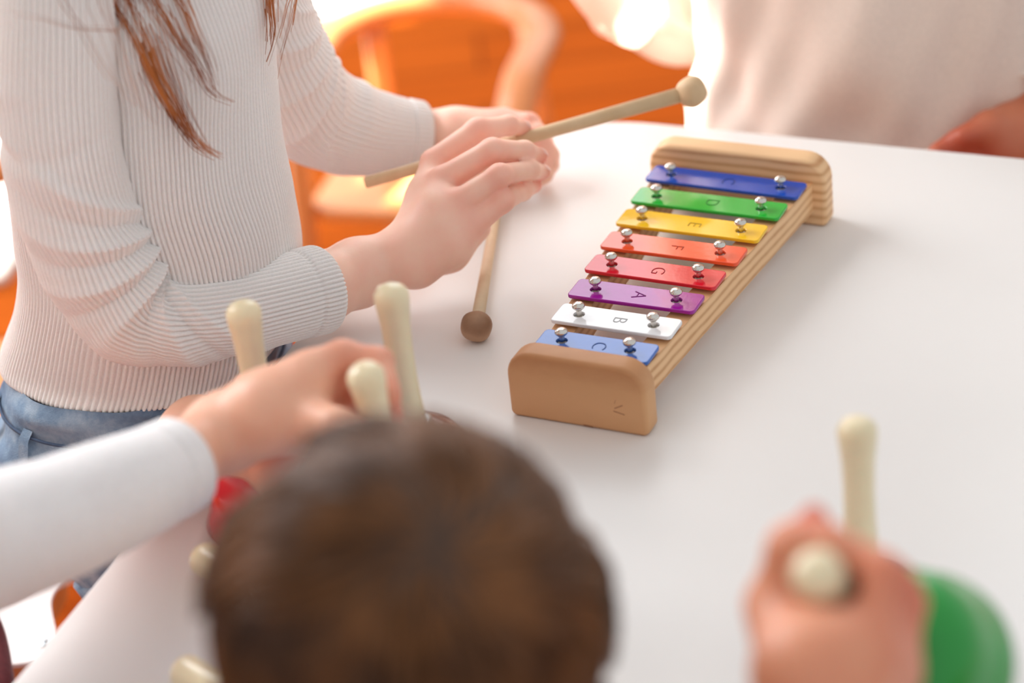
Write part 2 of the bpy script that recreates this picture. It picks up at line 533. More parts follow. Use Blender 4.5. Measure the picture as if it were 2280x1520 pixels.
def build_table():
    a0, a1, b0, b1 = 0.745, 1.476, -0.645, 0.50
    ca, cb = (a0 + a1) / 2, (b0 + b1) / 2
    c = AX * ca + BX * cb
    t = thing('table', 'white rectangular play table with rounded corners holding the xylophone', 'table', (c[0], c[1], 0))
    R = np.array([BX, AX, [0, 0, 1]])        # local x -> BX, y -> AX

    def W(v):
        v = np.array(v, float)
        v[:, 1] -= 0.052 * (v[:, 0] + (b1 - b0) / 2 - 0.13) * (v[:, 1] > 0)
        return v @ R + [c[0], c[1], 0]
    v, f = slab(b1 - b0, a1 - a0, T - 0.004, T, (0.13, 0.13, 0.045, 0.045), 0.0012, n=20)
    mesh('table_top', W(v), f, M['table'], t, smooth=False)
    v, f = slab(b1 - b0 - 0.0004, a1 - a0 - 0.0004, T - 0.026, T - 0.0042, (0.13, 0.13, 0.045, 0.045), 0.002, n=20)
    mesh('edge_band', W(v), f, M['table_edge'], t, smooth=False)
    for sx in (-1, 1):
        for sy in (-1, 1):
            p = W([(sx * ((b1 - b0) / 2 - 0.12), sy * ((a1 - a0) / 2 - 0.12), 0)])[0]
            v, f = lathe((p[0], p[1], 0.0), (0, 0, 1), [(0.016, 0), (0.016, 0.02), (0.022, 0.3), (0.024, T - 0.027)], 20)
            mesh('leg', v, f, M['table_edge'], t)
    return t


table = build_table()
fl = mesh('floor', [(-4, -1.5, 0), (4, -1.5, 0), (4, 9, 0), (-4, 9, 0)], [(0, 1, 2, 3)], M['floor'], smooth=False)
struct(fl)

# made-up white sheet standing in for sunlit floor at the back left, irregular outline
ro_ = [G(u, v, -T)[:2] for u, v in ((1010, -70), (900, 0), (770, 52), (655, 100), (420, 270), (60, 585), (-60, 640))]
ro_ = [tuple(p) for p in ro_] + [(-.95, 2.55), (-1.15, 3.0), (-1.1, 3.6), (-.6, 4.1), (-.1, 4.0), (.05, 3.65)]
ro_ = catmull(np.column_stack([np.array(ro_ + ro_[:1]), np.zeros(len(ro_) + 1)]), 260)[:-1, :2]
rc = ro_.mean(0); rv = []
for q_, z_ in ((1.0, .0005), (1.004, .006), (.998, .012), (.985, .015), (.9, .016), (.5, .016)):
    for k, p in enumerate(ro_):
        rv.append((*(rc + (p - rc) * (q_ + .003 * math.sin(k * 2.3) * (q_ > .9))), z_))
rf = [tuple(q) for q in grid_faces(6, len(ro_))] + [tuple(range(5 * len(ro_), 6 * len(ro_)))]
sun_patch = mesh('rug', rv, rf, M['felt'], origin=(rc[0], rc[1], 0))
tag(sun_patch, 'fluffy white rug on the wooden floor in bright sunlight at the back left', 'rug')

# unseen wall added to gate the sun; its openings shape the sunlit patches
WX = -2.0
OPEN = [(3.56, 4.60, 1.0, 3.35), (2.80, 3.36, 1.0, 2.50), (2.60, 2.90, 3.38, 3.76), (2.06, 2.56, 4.02, 4.8)]     # y0, y1, z0, z1 of the openings, last two added to sunlight chair rail and sleeve


def quadbox(x0, x1, y0, y1, z0, z1):
    v = [(x, y, z) for x in (x0, x1) for y in (y0, y1) for z in (z0, z1)]
    return v, [(0, 1, 3, 2), (4, 6, 7, 5), (0, 4, 5, 1), (2, 3, 7, 6), (0, 2, 6, 4), (1, 5, 7, 3)]


w_ = MB()
ys = sorted({-1.5, 9.0} | {y for o in OPEN for y in o[:2]})
for y0, y1 in zip(ys[:-1], ys[1:]):
    hs = sorted((o[2], o[3]) for o in OPEN if o[0] <= y0 + 1e-6 and o[1] >= y1 - 1e-6)
    z = 0
    for a, b in hs + [(10.0, 10.0)]:
        w_.add(*quadbox(WX - 0.03, WX, y0, y1, z, a)); z = b
struct(w_.build('wall_left', M['wall'], smooth=False))
for k, (y0_, y1_, z0_, z1_) in enumerate(OPEN):
    w_ = MB(); e = .02
    for y0, y1, z0, z1 in ((y0_, y1_, z0_, z0_ + e), (y0_, y1_, z1_ - e, z1_), (y0_, y0_ + e, z0_, z1_), (y1_ - e, y1_, z0_, z1_)):
        w_.add(*quadbox(WX - 0.03, WX + .01, y0, y1, z0, z1))
    struct(w_.build('window_%d' % (k + 1), M['glass'], smooth=False))


# ------------------------------------------------------------------ xylophone
S_ = 1.27
XYAW = -0.489
XC = np.array([0.0770 * S_, 1.0179 * S_, T])
XR = np.array([[math.cos(XYAW), math.sin(XYAW), 0], [-math.sin(XYAW), math.cos(XYAW), 0], [0, 0, 1]])


def XW(v): return np.asarray(v, float) @ XR + XC


xyl = thing('xylophone', 'toy xylophone with eight rainbow metal bars on a pine frame lying on the white table', 'xylophone', XC)
PITCH = 0.024 * S_
L0, L7, N0, N7 = .0824 * S_, .0565 * S_, .0591 * S_, .0336 * S_
ZB = 0.0283 * S_
BW = 0.0212
bt = 0.0024
yn, yf = -PITCH * 3.5 - 0.0126 * S_, PITCH * 3.5 + 0.0147 * S_


def block(w, h, th, y0, mat, name):
    # upright board: outline in x-z, rounded top corners, thickness along y
    v, f = slab(w, h, 0, th, (0.016, 0.016, 0.004, 0.004), 0.0028, n=8)
    v = np.column_stack([v[:, 0], y0 + v[:, 2], v[:, 1] + h / 2])
    f = [q[::-1] for q in f]
    return flat_caps(mesh(name, XW(v), f, mat, xyl), XR[1])


eb = block(.0681 * S_, .0345 * S_, .0111 * S_ * 1.12, yn - .0111 * S_ * 1.12, M['pine_dark'], 'end_block')
eb['label'] = 'near end block, worn and darker than the rest'
block(.0960 * S_, .0372 * S_, .0114 * S_ * 1.1, yf, M['pine'], 'end_block')
# faint worn marks on the near block
mk = MB()
rng = random.Random(3)
for (x, z, L, a) in ((.026, .018, .006, .5), (.026, .014, .007, -.2), (.024, .021, .003, 1.2), (.006, .0015, .006, -.05)):
    dx, dz = L / 2 * math.cos(a), L / 2 * math.sin(a); yy = yn - .0111 * S_ * 1.12 - 0.00005
    mk.add(XW([(x - dx, yy, z - dz - .0003), (x + dx, yy, z + dz - .0003), (x + dx, yy, z + dz + .0003), (x - dx, yy, z - dz + .0003)]), [(0, 1, 2, 3)])
mk.build('scuff_mark', plain('scuff', (150, 96, 62), rough=0.7), xyl, smooth=False)

RAILZ0, RAILZ1 = ZB - bt - 0.0022 - 0.020, ZB - bt - 0.0022
for s in (-1, 1):
    ya, yb = yn - 0.001, yf + 0.001
    wa, wb = N7 / 2, N0 / 2
    # outer edge of the rails runs along the bar ends
    xa = s * (N7 / 2 + (0.0062 if s > 0 else 0.0062)); xb = s * (N0 / 2 + 0.0062)
    hw = 0.0072
    slope = (xb - xa) / (7 * PITCH)
    x_at = lambda y: xa + slope * (y + 3.5 * PITCH)
    v = []
    for y in (ya, yb):
        x = x_at(y)
        v += [(x - hw, y, RAILZ0), (x + hw, y, RAILZ0), (x + hw, y, RAILZ1), (x - hw, y, RAILZ1)]
    rl = mesh('rail', XW(v), [(0, 3, 2, 1), (4, 5, 6, 7), (0, 1, 5, 4), (1, 2, 6, 5), (2, 3, 7, 6), (3, 0, 4, 7)], M['rail'] if 'rail' in M else M['pine'], xyl, smooth=False)

font_dg = None


def letter_mesh(ch, size):
    cu = bpy.data.curves.new('l', 'FONT'); cu.body = ch; cu.size = size; cu.extrude = 0.00012; cu.resolution_u = 6
    cu.align_x = 'CENTER'; cu.align_y = 'CENTER'; cu.offset = -size * 0.022
    o = bpy.data.objects.new('l', cu); COL.objects.link(o)
    dg = bpy.context.evaluated_depsgraph_get()
    me = o.evaluated_get(dg).to_mesh()
    v = np.array([tuple(q.co) for q in me.vertices]); f = [tuple(p.vertices) for p in me.polygons]
    bpy.data.objects.remove(o); bpy.data.curves.remove(cu)
    return v, f


names = ['blue', 'green', 'yellow', 'orange', 'red', 'purple', 'white', 'sky']
for i, nm in enumerate(names):
    t_ = i / 7; y = PITCH * (3.5 - i); L = L0 + (L7 - L0) * t_; nn = N0 + (N7 - N0) * t_
    v, f = slab(L, BW, 0, bt, 0.0030, 0.0006, holes=[(-nn / 2, 0, 0.0036), (nn / 2, 0, 0.0036)])
    tw = math.radians((-0.6, 0.4, 0.3, 0.5, -0.4, 0.6, 0.1, 0.5)[i])
    q = v.copy(); q[:, 0] = v[:, 0] * math.cos(tw) - v[:, 1] * math.sin(tw); q[:, 1] = v[:, 0] * math.sin(tw) + v[:, 1] * math.cos(tw)
    b = mesh('bar', XW(q + [0, y, ZB - bt]), f, M['bar_' + nm], xyl, smooth=True); flat_caps(b, (0, 0, 1))
    b['label'] = {'sky': 'short blue metal bar', 'blue': 'long dark blue metal bar'}.get(nm, nm + ' metal bar')
    lv, lf = letter_mesh('CDEFGABC'[i], 0.0125)
    lv = np.column_stack([lv[:, 1], -lv[:, 0], lv[:, 2]])
    mesh('stamped_letter', XW(lv + [0.002, y, ZB + 0.00012]), lf, M['let_' + nm], b, smooth=False)
    for s in (-1, 1):
        base = XW([(s * nn / 2, y, RAILZ1 - 0.004)])[0]
        zt = ZB - RAILZ1 + 0.004
        hh = .0055
        prof = [(0.0015, 0), (0.0017, zt + hh - 0.0022), (0.0016, zt + hh - 0.0018), (0.0030, zt + hh - 0.0014), (0.0038, zt + hh - 0.0005), (0.0039, zt + hh + 0.0002),
                (0.0036, zt + hh + 0.0012), (0.0027, zt + hh + 0.0020), (0.0014, zt + hh + 0.0024), (0.0002, zt + hh + 0.0025)]
        mesh('nail', *lathe(base, (0, 0, 1), prof, 20), M['nail'], xyl)
        base = XW([(s * nn / 2 , y, RAILZ1)])[0]
        mesh('felt_pad', *lathe(base, (0, 0, 1), [(0.0058, 0), (0.0062, 0.0004), (0.0062, 0.0018), (0.0056, 0.0022)], 24), M['felt'], xyl)


# ------------------------------------------------------------------ mallets
def mallet(name_label, a, b, ra, rb, R, mhead, seed):
    """a = free end of the stick, b = centre of the ball"""
    a, b = np.asarray(a), np.asarray(b)
    t = thing('mallet', name_label, 'mallet', a, 'wooden mallets')
    d = (b - a) / np.linalg.norm(b - a); L = np.linalg.norm(b - a)
    prof = [(ra * .82, 0), (ra * .97, 0.0008), (ra, 0.002), (ra * .6 + rb * .4, L * .5), (rb, L - R * .6)]
    mesh('stick', *lathe(a, d, prof, 24), M['mallet'], t)
    prof = []
    n = 18
    for k in range(n + 1):
        th = math.pi * k / n
        prof.append((max(R * math.sin(th) ** 0.9, 0.0003), -R * 0.97 * math.cos(th)))
    v, f = lathe(b, d, prof, 28)
    c = v - b; n3 = np.sin(c @ [310, 90, 200] + seed) * np.sin(c @ [-120, 280, 150] + 2 * seed) * 0.0004
    v = b + c * (1 + n3 / R)[:, None]
    mesh('ball', v, f, mhead, t)
    return t


m1a, m1b = P(812, 407, 1.575), P(1540, 204, 1.572)
mallet('wooden mallet held in the hand, ball pointing up right over the table', m1a, m1b, 0.0038, 0.0051, 0.0103, M['mallet'], 1.0)
ballp = G(1061, 726, 0.0097)
q = G(1103, 480, 0.0060); dd = (q - ballp) / np.linalg.norm(q - ballp)
mallet('wooden mallet lying on the table with worn brown ball', ballp + dd * 0.185, ballp, 0.0031, 0.0041, 0.0097, M['mallet_worn'], 2.3)


# ------------------------------------------------------------------ girl
girl = thing('person', 'child in off-white ribbed sweater and blue jeans holding a wooden mallet at the table', 'person', (-0.235, 1.337, 0))

# hand with the mallet
idx_ = [GR(966, 362, .072, 30), GR(1064, 290, .085, 27), GR(1132, 279, .078, 21.5), GR(1166, 285, .069, 18)]
mid_ = [GR(988, 400, .074, 31), GR(1096, 335, .089, 27), GR(1168, 336, .078, 22), GR(1202, 347, .066, 18)]
rin_ = [GR(1020, 452, .068, 30), GR(1112, 390, .082, 25), GR(1180, 378, .069, 21.5), GR(1208, 383, .059, 18)]
pin_ = [GR(1052, 500, .055, 30), GR(1118, 446, .066, 26), GR(1162, 424, .056, 22), GR(1190, 412, .050, 17.5)]
wr = GR(872, 580, .036, 60); fa1 = GR(800, 606, .033, 72); fa2 = PR(700, 645, 1.476, 78); fa3 = PR(560, 682, 1.446, 78)
W0 = np.array(wr[0])
hand = [(chain([fa3, fa2, fa1, wr], .01), .004),
        (chain([GR(900, 545, .040, 46), GR(950, 440, .060, 40), idx_[0]], .01), .014),
        (chain([GR(912, 560, .042, 46), GR(970, 465, .063, 38), mid_[0]], .01), .012),
        (chain([GR(925, 575, .040, 46), GR(990, 500, .058, 38), rin_[0]], .01), .012),
        (chain([GR(932, 590, .034, 46), GR(1005, 545, .046, 42), pin_[0]], .01), .012),
        (chain([GR(905, 590, .026, 44), GR(1000, 560, .030, 40), GR(1060, 505, .038, 34)], .01), .012),
        (chain(idx_, .004), .0028), (chain(mid_, .004), .0028), (chain(rin_, .004), .0028), (chain(pin_, .004), .0028),
        (chain([GR(900, 520, .020, 34), GR(985, 440, .018, 27), GR(1070, 372, .024, 21), GR(1130, 335, .034, 18)], .006), .006)]
hv, hf = surf(hand, 0.00125)
sp = []
for fch in (idx_, mid_, rin_, pin_):
    sp += [(fch[0][0], .010, .45), (fch[1][0], .008, .55), (fch[3][0], .009, .6), (fch[2][0], .006, .25)]
# far hand on the table
z1 = .0
Lw = [PR(880, 312, 1.668, 56), PR(960, 308, 1.668, 56), PR(1010, 300, 1.664, 52)]
kn = [GR(1120, 272, .034, 32), GR(1140, 290, .034, 30), GR(1150, 320, .030, 30), GR(1150, 350, .024, 28)]
hand2 = [(chain(Lw, .01), .004),
         (chain([GR(1020, 290, .034, 44), kn[0]], .01), .012), (chain([GR(1020, 300, .034, 44), kn[1]], .01), .012),
         (chain([GR(1020, 310, .030, 44), kn[2]], .01), .012), (chain([GR(1020, 320, .026, 44), kn[3]], .01), .012),
         (chain([kn[0], GR(1178, 276, .038, 24), GR(1212, 318, .026, 20), GR(1205, 345, .014, 17)], .004), .0025),
         (chain([kn[1], GR(1196, 300, .034, 24), GR(1226, 345, .022, 19), GR(1212, 372, .012, 17)], .004), .0025),
         (chain([kn[2], GR(1200, 325, .028, 23), GR(1226, 366, .018, 18), GR(1205, 390, .011, 16)], .004), .0025),
         (chain([kn[3], GR(1190, 350, .022, 21), GR(1214, 388, .014, 17), GR(1190, 408, .010, 15)], .004), .0025),
         (chain([GR(1030, 330, .016, 34), GR(1100, 370, .014, 24), GR(1165, 385, .013, 18)], .006), .006)]
h2v, h2f = surf(hand2, 0.0016)

# torso centre line (x, y, z over table, half front-back, half side-to-side)
FR_ = np.array([0.93, -0.367, 0]); SD = np.array([0.367, 0.93, 0])
def trow(u, v, z, a, b):
    p = P(u, v, z); return (p[0], p[1], p[2] - T, a, b)


TORSO = [trow(330, 752, 1.53, .083, .084), trow(330, 744, 1.53, .089, .090), trow(334, 715, 1.525, .090, .087), trow(345, 650, 1.51, .088, .084), trow(356, 560, 1.49, .085, .083),
         trow(345, 470, 1.472, .083, .082), trow(320, 350, 1.45, .079, .083), trow(312, 220, 1.437, .078, .085), trow(308, 100, 1.425, .078, .087), trow(306, 0, 1.412, .073, .093), trow(305, -90, 1.40, .060, .084), trow(304, -150, 1.39, .036, .044)]
Cn = P(304, -135, 1.392)
neck = Cn + [0.004, 0, 0.03]; headc = Cn + [0.035, -0.01, 0.12]
body = [(chain([(Cn - [0, 0, .02], .05), (np.array([-0.205, 1.325, .15 + T]), .066), (np.array([-0.224, 1.33, .0 + T]), .070), (np.array([-0.232, 1.335, -.12 + T]), .075)], .02), .02),
        (chain([(neck - [0, 0, .03], .030), (headc - [.01, 0, .05], .030)], .01), .02),
        (('ell', headc, (.074, .066, .088)), .02), (('ell', headc + [.045, -.018, -.035], (.035, .04, .045)), .02),
        (('ell', headc + [.078, -.03, -.005], (.010, .009, .012)), .008)]
SHN = np.array(P(105, -75, 1.335)); SHF = np.array(P(560, -70, 1.50))
ELN = np.array(P(325, 695, 1.394)); ELF = np.array(P(665, 270, 1.63))
body += [(chain([(np.array(P(150, -70, 1.32)), .028), (np.array(P(122, 200, 1.336)), .027), (np.array(P(178, 480, 1.377)), .025), (np.array(P(290, 684, 1.411)), .022), (np.array(P(400, 704, 1.425)), .021), (np.array(P(560, 680, 1.446)), .019)], .01), .01),
         (chain([(P(545, -70, 1.50), .026), (P(592, 60, 1.542), .026), (P(650, 200, 1.60), .026), (P(720, 262, 1.628), .024), (P(780, 285, 1.64), .022), (np.array(P(880, 312, 1.668)), .0175)], .01), .02)]
bv, bf = surf(body, 0.005, pad=.02)
V_, F_, A_ = join([(bv, bf, blush(bv, [])), (hv, hf, blush(hv, sp) * 1.0), (h2v, h2f, blush(h2v, [(k_[0], .02, .3) for k_ in kn]))])
mesh('body', V_, F_, M['skin'], girl, attr=A_)

# fingernails
for nm_, ch in (('i', idx_), ('m', mid_), ('r', rin_), ('p', pin_)):
    a, b = ch[2][0], ch[3][0]; r = ch[3][1]
    t = (b - a) / np.linalg.norm(b - a)
    up = np.array([0.15, -0.25, 0.9]); up = up - t * (up @ t); up /= np.linalg.norm(up); sd = np.cross(t, up)
    v = []; n1, n2 = 7, 7
    for i in range(n1):
        for j in range(n2):
            x = (i / (n1 - 1) - .45) * r * 1.9; ang = (j / (n2 - 1) - .5) * 1.9 * (1 - .25 * (abs(i / (n1 - 1) - .5) * 2) ** 3)
            v.append(b + t * x + (up * math.cos(ang) + sd * math.sin(ang)) * (r * 1.02 - max(x, 0) ** 2 / r * .45 + 0.0001))
    mesh('fingernail', v, [tuple(q) for q in grid_faces(n1, n2, False)], M['nail_skin'], girl)


def ribs(ang, n, amp):
    c = np.cos(ang * n)
    return amp * (1 - 2 * np.clip(0.5 - 0.5 * c, 0, 1) ** 3)


def torso_mesh(rows, nrow, nseg, nr, amp, ex=2.25, fold=0.0):
    R = catmull(np.array(rows), nrow)
    a = np.linspace(0, 2 * np.pi, nseg, endpoint=False)[None, :]
    ca, sa = np.cos(a), np.sin(a)
    ux = np.sign(ca) * np.abs(ca) ** (2 / ex); uy = np.sign(sa) * np.abs(sa) ** (2 / ex)
    s = np.linspace(0, 1, nrow)[:, None]
    d = ribs(a, nr, amp) * np.ones_like(s)
    if fold:
        d = d + fold * (np.sin(5 * a + 9 * s) * np.sin(14 * s + 2 * np.cos(a * 2)) + 0.6 * np.sin(3 * a - 21 * s))
    X = (R[:, 3:4] + d) * ux; Y = (R[:, 4:5] + d) * uy
    v = R[:, None, :3] + X[..., None] * FR_ + Y[..., None] * SD
    v[..., 2] += T
    return v.reshape(-1, 3)


NS = 1320
tv = torso_mesh(TORSO, 260, NS, 165, 0.0009, fold=0.0014)
sweater = mesh('sweater', tv, grid_faces(260, NS), M['sweater'], girl)


def sleeve(ctrl, nrow, nseg, nr, amp, folds, seam=None, parent=None, flat=1.0, mat=None, name='sleeve', up=(0, 0, 1), crook=.62):
    """ctrl: list of (point, radius); folds: list of (s, width, amp, angle0, tilt, spread)"""
    pr = catmull(np.array([list(p) + [r] for p, r in ctrl]), nrow)
    path, r = pr[:, :3], pr[:, 3]
    t, N, B = frames(path, up)
    a = np.linspace(0, 2 * np.pi, nseg, endpoint=False)[None, :]
    ds = np.linalg.norm(np.diff(path, axis=0), axis=1); s = np.concatenate([[0], np.cumsum(ds)]); S = s[:, None] / s[-1]
    d = ribs(a, nr, amp) * np.ones_like(S)
    # crook: the inside of the bend, where the folds meet
    kc_ = int(nrow * crook); mid = (path[max(kc_ - nrow // 5, 0)] + path[min(kc_ + nrow // 5, nrow - 1)]) / 2 - path[kc_]
    for (s0, w, am, kind_) in folds:
        rows_ = slice(max(int((s0 - .3) * nrow), 0), min(int((s0 + .3) * nrow) + 1, nrow))
        kk = kc_ if kind_ else min(int(s0 * nrow), nrow - 1)
        ac = math.atan2(mid @ B[kk], mid @ N[kk])
        da = np.abs((a - ac + np.pi) % (2 * np.pi) - np.pi)
        if kind_:
            sf = crook + (s0 - crook) * (.45 + .42 * da); wf = w * (.55 + .35 * da); ampf = am * np.clip(1.25 - np.abs(da - 1.1) * .55, .12, 1)
        else:
            sf = s0 + .012 * np.sin(2 * da + s0 * 40); wf = w; ampf = am * np.clip(np.cos(da * .6 + s0 * 9) * .7 + .5, 0, 1)
        d = d + ampf * np.exp(-((S - sf) / wf) ** 2)
    # cuff end rolls in
    e = np.clip((S - 0.985) / 0.015, 0, 1); d = d + 0.0007 * (np.exp(-((S - .955) / .004) ** 2) * -1.2 + (S > .958) * 0.7) - e ** 3 * 0.004
    v = path[:, None, :] + (r[:, None] + d)[..., None] * (np.cos(a)[..., None] * N[:, None, :] + flat * np.sin(a)[..., None] * B[:, None, :])
    return mesh(name, v.reshape(-1, 3), grid_faces(nrow, nseg), mat or M['sweater'], parent)


near = [PR(225, -165, 1.37, 70), PR(170, -150, 1.335, 100), PR(122, -80, 1.310, 120), PR(118, 60, 1.320, 134), PR(120, 200, 1.336, 136), PR(138, 350, 1.355, 132), PR(180, 490, 1.378, 132),
        PR(236, 610, 1.398, 128), PR(292, 688, 1.410, 116), PR(372, 708, 1.420, 107), PR(480, 698, 1.434, 102), PR(600, 672, 1.455, 97), PR(722, 641, 1.480, 96)]
PI = math.pi
FOLDS_N = []
rngf = random.Random(11)
FOLDS_N = [(.12, .018, .0045, 0), (.17, .016, -.003, 0), (.24, .014, .0035, 0), (.33, .016, .003, 0), (.40, .014, -.003, 0),
           (.47, .012, .003, 1), (.51, .011, -.0028, 1), (.545, .010, .0038, 1), (.575, .008, -.0034, 1), (.605, .009, .0042, 1), (.635, .008, -.0036, 1), (.665, .009, .0042, 1),
           (.695, .008, -.0030, 1), (.725, .009, .0034, 1), (.755, .008, -.0024, 1), (.79, .010, .0022, 1), (.87, .012, .001, 0), (.91, .010, -.001, 0)]


sleeve(near, 420, 60 * 8, 60, 0.0009, FOLDS_N, parent=sweater, crook=.62)
far = [PR(440, -165, 1.43, 70), PR(510, -140, 1.47, 90), PR(555, -60, 1.50, 100), PR(590, 60, 1.54, 112), PR(635, 170, 1.585, 118), PR(690, 245, 1.62, 117), PR(780, 285, 1.64, 104), PR(860, 300, 1.655, 90), PR(948, 306, 1.665, 76)]
FOLDS_F = [(.26, .02, .0025, 1), (.38, .018, .003, 1), (.45, .014, -.002, 1), (.52, .016, .003, 1), (.62, .014, .0026, 1),
           (.72, .014, .002, 1), (.80, .014, .0015, 0), (.9, .012, .0015, 0)]
sleeve(far, 300, 52 * 8, 52, 0.0006, FOLDS_F, parent=sweater, crook=.5)

# jeans
J_ = [(-0.236, 1.334, -0.37, .050, .06), (-0.212, 1.326, -0.150, .075, .100), (-0.228, 1.332, -0.10, .088, .108), (-0.236, 1.334, -0.055, .091, .106), (-0.235, 1.334, -0.035, .087, .099),
      (-0.234, 1.334, -0.015, .0835, .094), (-0.233, 1.334, 0.0, .078, .090)]
jv = torso_mesh(J_[1:], 120, 400, 40, 0.0, fold=0.0022)
jeans = mesh('jeans', jv, grid_faces(120, 400), M['jeans'], girl)
for s in (-1, 1):
    c = np.array([-0.238, 1.337, 0]) + SD * s * .052
    v, f = tube([c + [0.01, 0, T - .12], c + FR_ * .055 + [0, 0, T - .20], c + FR_ * .10 + [0, 0, T - .30], c + FR_ * .08 + [0, 0, .15], c + FR_ * .06 + [0, 0, .05]], [.056, .056, .052, .044, .042], 40, 60)
    mesh('trouser_leg', v, f, M['jeans'], jeans)
    v, f = tube([c + FR_ * .06 + q_ for q_ in ([-.035, 0.012, .022], [0, 0, .03], [.05, -.02, .026], [.10, -.04, .02])], [.022, .03, .028, .018], 20, 24)
    v[:, 2] = np.maximum(v[:, 2], 0.001)
    mesh('shoe', v, f, M['table_edge'], girl)


def ring_pt(h, ang, off=0.0):
    """point on the jeans surface at height h and angle ang (0 = front, -90 = towards the camera)"""
    R = catmull(np.array(J_), 400); k = np.argmin(abs(R[:, 2] - h)); r = R[k]
    ca, sa = math.cos(ang), math.sin(ang)
    ux = math.copysign(abs(ca) ** (2 / 2.25), ca); uy = math.copysign(abs(sa) ** (2 / 2.25), sa)
    p = r[:3] + (r[3] + off) * ux * FR_ + (r[4] + off) * uy * SD
    return np.array([p[0], p[1], p[2] + T])


for a0 in (-1.15, -1.95, -2.6, 0.9):
    b_ = MB(); vv = []
    for h in np.linspace(-.017, -.055, 8):
        for da in (-.05, .05): vv.append(ring_pt(h, a0 + da, .0045 if -.053 < h < -.019 else .001))
    b_.add(vv, [tuple(q) for q in grid_faces(8, 2, False)])
    b_.build('belt_loop', M['jeans'], jeans)
for h, a0, a1 in ((-.053, -3.1, 1.5), (-.021, -3.1, 1.5)):
    v, f = tube([ring_pt(h, x, .0015) for x in np.linspace(a0, a1, 60)], .0011, 6)
    mesh('seam', v, f, M['jeans_dark'], jeans)
for a0, a1 in ((-2.4, -1.75), (-1.4, -.6)):
    v, f = tube([ring_pt(-.059 - .035 * math.sin(x * PI), a0 + (a1 - a0) * x, .0025) for x in np.linspace(0, 1, 24)], .0016, 6)
    mesh('pocket_edge', v, f, M['jeans_dark'], jeans)
c = ring_pt(-.105, -2.05, .001)
mesh('pink_patch', *tube([c, c + [.006, -.002, .001], c + [.012, 0, .002]], .004, 8, 6), M['pink'], jeans)

gf_ = np.array([.93, -.36, 0]); gf_ /= np.linalg.norm(gf_)


# long auburn hair
rh = random.Random(5)


def hair_strands(specs, rad=0.00045):
    V, Fq, k = [], [], 0
    for pts, r in specs:
        v, f = tube(pts, np.linspace(r, r * 0.35, len(pts)), 4, 22, cap=False)
        V.append(v); Fq.append(np.array(f) + k); k += len(v)
    return np.concatenate(V), np.concatenate(Fq)


def lock(ctrl, n, w0, w1, zs, r=0.0004, lenv=0.25, conv=1.0):
    out = []
    for _ in range(n):
        o = rh.gauss(0, 1); o2 = rh.gauss(0, 1); e = 1 - lenv * rh.random()
        m = len(ctrl); pts = []
        cc = catmull(np.array([list(map(float, c)) for c in ctrl]), 30)
        for j in range(8):
            s = j / 7 * e; row = cc[min(int(s * 29), 29)]
            w = w0 + (w1 - w0) * s
            wob = 8 * math.sin(s * 7 + o2 * 3) * s
            p = P(row[0] + o * w + wob * .6, row[1] + o2 * 3, row[2] + o2 * .008)
            pts.append(p)
        out.append((pts, r * (0.7 + rh.random() * .6)))
    return out


specs = []
HT = (330, -420, 1.30)
specs += lock([HT, (270, -60, 1.335), (310, 60, 1.335), (360, 180, 1.335), (410, 270, 1.345), (450, 325, 1.345), (500, 355, 1.35)], 60, 28, 3, 0, r=.00026, lenv=.35)
specs += lock([HT, (230, -80, 1.335), (290, 60, 1.335), (350, 190, 1.335), (400, 280, 1.345), (440, 330, 1.345), (492, 357, 1.35)], 24, 20, 3, 0, r=.00032, lenv=.45)
specs += lock([HT, (330, -60, 1.335), (370, 50, 1.335), (430, 140, 1.335), (470, 205, 1.345), (530, 235, 1.35)], 26, 30, 4, 0, r=.0003, lenv=.45)
specs += lock([HT, (380, -60, 1.335), (410, 20, 1.335), (440, 90, 1.34), (465, 150, 1.345), (480, 210, 1.35)], 26, 20, 6, 0, r=.0003, lenv=.5)
specs += lock([HT, (220, -60, 1.265), (250, 80, 1.265), (300, 230, 1.27), (345, 290, 1.28)], 7, 38, 20, 0, r=.00022, lenv=.5)
specs += lock([HT, (150, -60, 1.265), (190, 60, 1.265), (240, 160, 1.27), (310, 250, 1.28)], 3, 8, 10, 0, r=.00022, lenv=.3)
specs += lock([HT, (280, 20, 1.262), (240, 62, 1.262), (160, 60, 1.262), (90, 40, 1.262), (10, 28, 1.262)], 3, 4, 3, 0, r=.00022, lenv=.2)
specs += lock([(470, -420, 1.42), (600, -80, 1.40), (602, 0, 1.40), (606, 80, 1.40), (592, 150, 1.41)], 34, 9, 5, 0, lenv=.5)
specs += lock([(470, -420, 1.42), (650, -80, 1.40), (650, 0, 1.40), (632, 90, 1.40), (606, 190, 1.41)], 10, 9, 12, 0, r=.0003, lenv=.4)
# hair on the head itself
for _ in range(900):
    th = rh.uniform(0, 2 * PI); ph = rh.uniform(.1, 1.9)
    if abs(((th + .4 + PI) % (2 * PI)) - PI) < 0.75 and ph > .8: continue
    pts = []
    for j in range(6):
        q = min(ph * 0.2 + ph * j / 5, 1.75); rr = 0.097
        pts.append(headc + np.array([rr * .86 * math.sin(q) * math.cos(th), rr * .80 * math.sin(q) * math.sin(th), rr * math.cos(q)]) - [0.006, 0, 0])
    pts.append(pts[-1] - [0.01 * math.cos(th), 0.01 * math.sin(th), 0.05 + .03 * rh.random()])
    specs.append((pts, .0011))
hvv, hff = hair_strands(specs)
mesh('hair', hvv, hff, M['red_hair'], girl)
GIRL_EYES = (headc, gf_, np.array([gf_[1], -gf_[0], 0]), girl, .071)


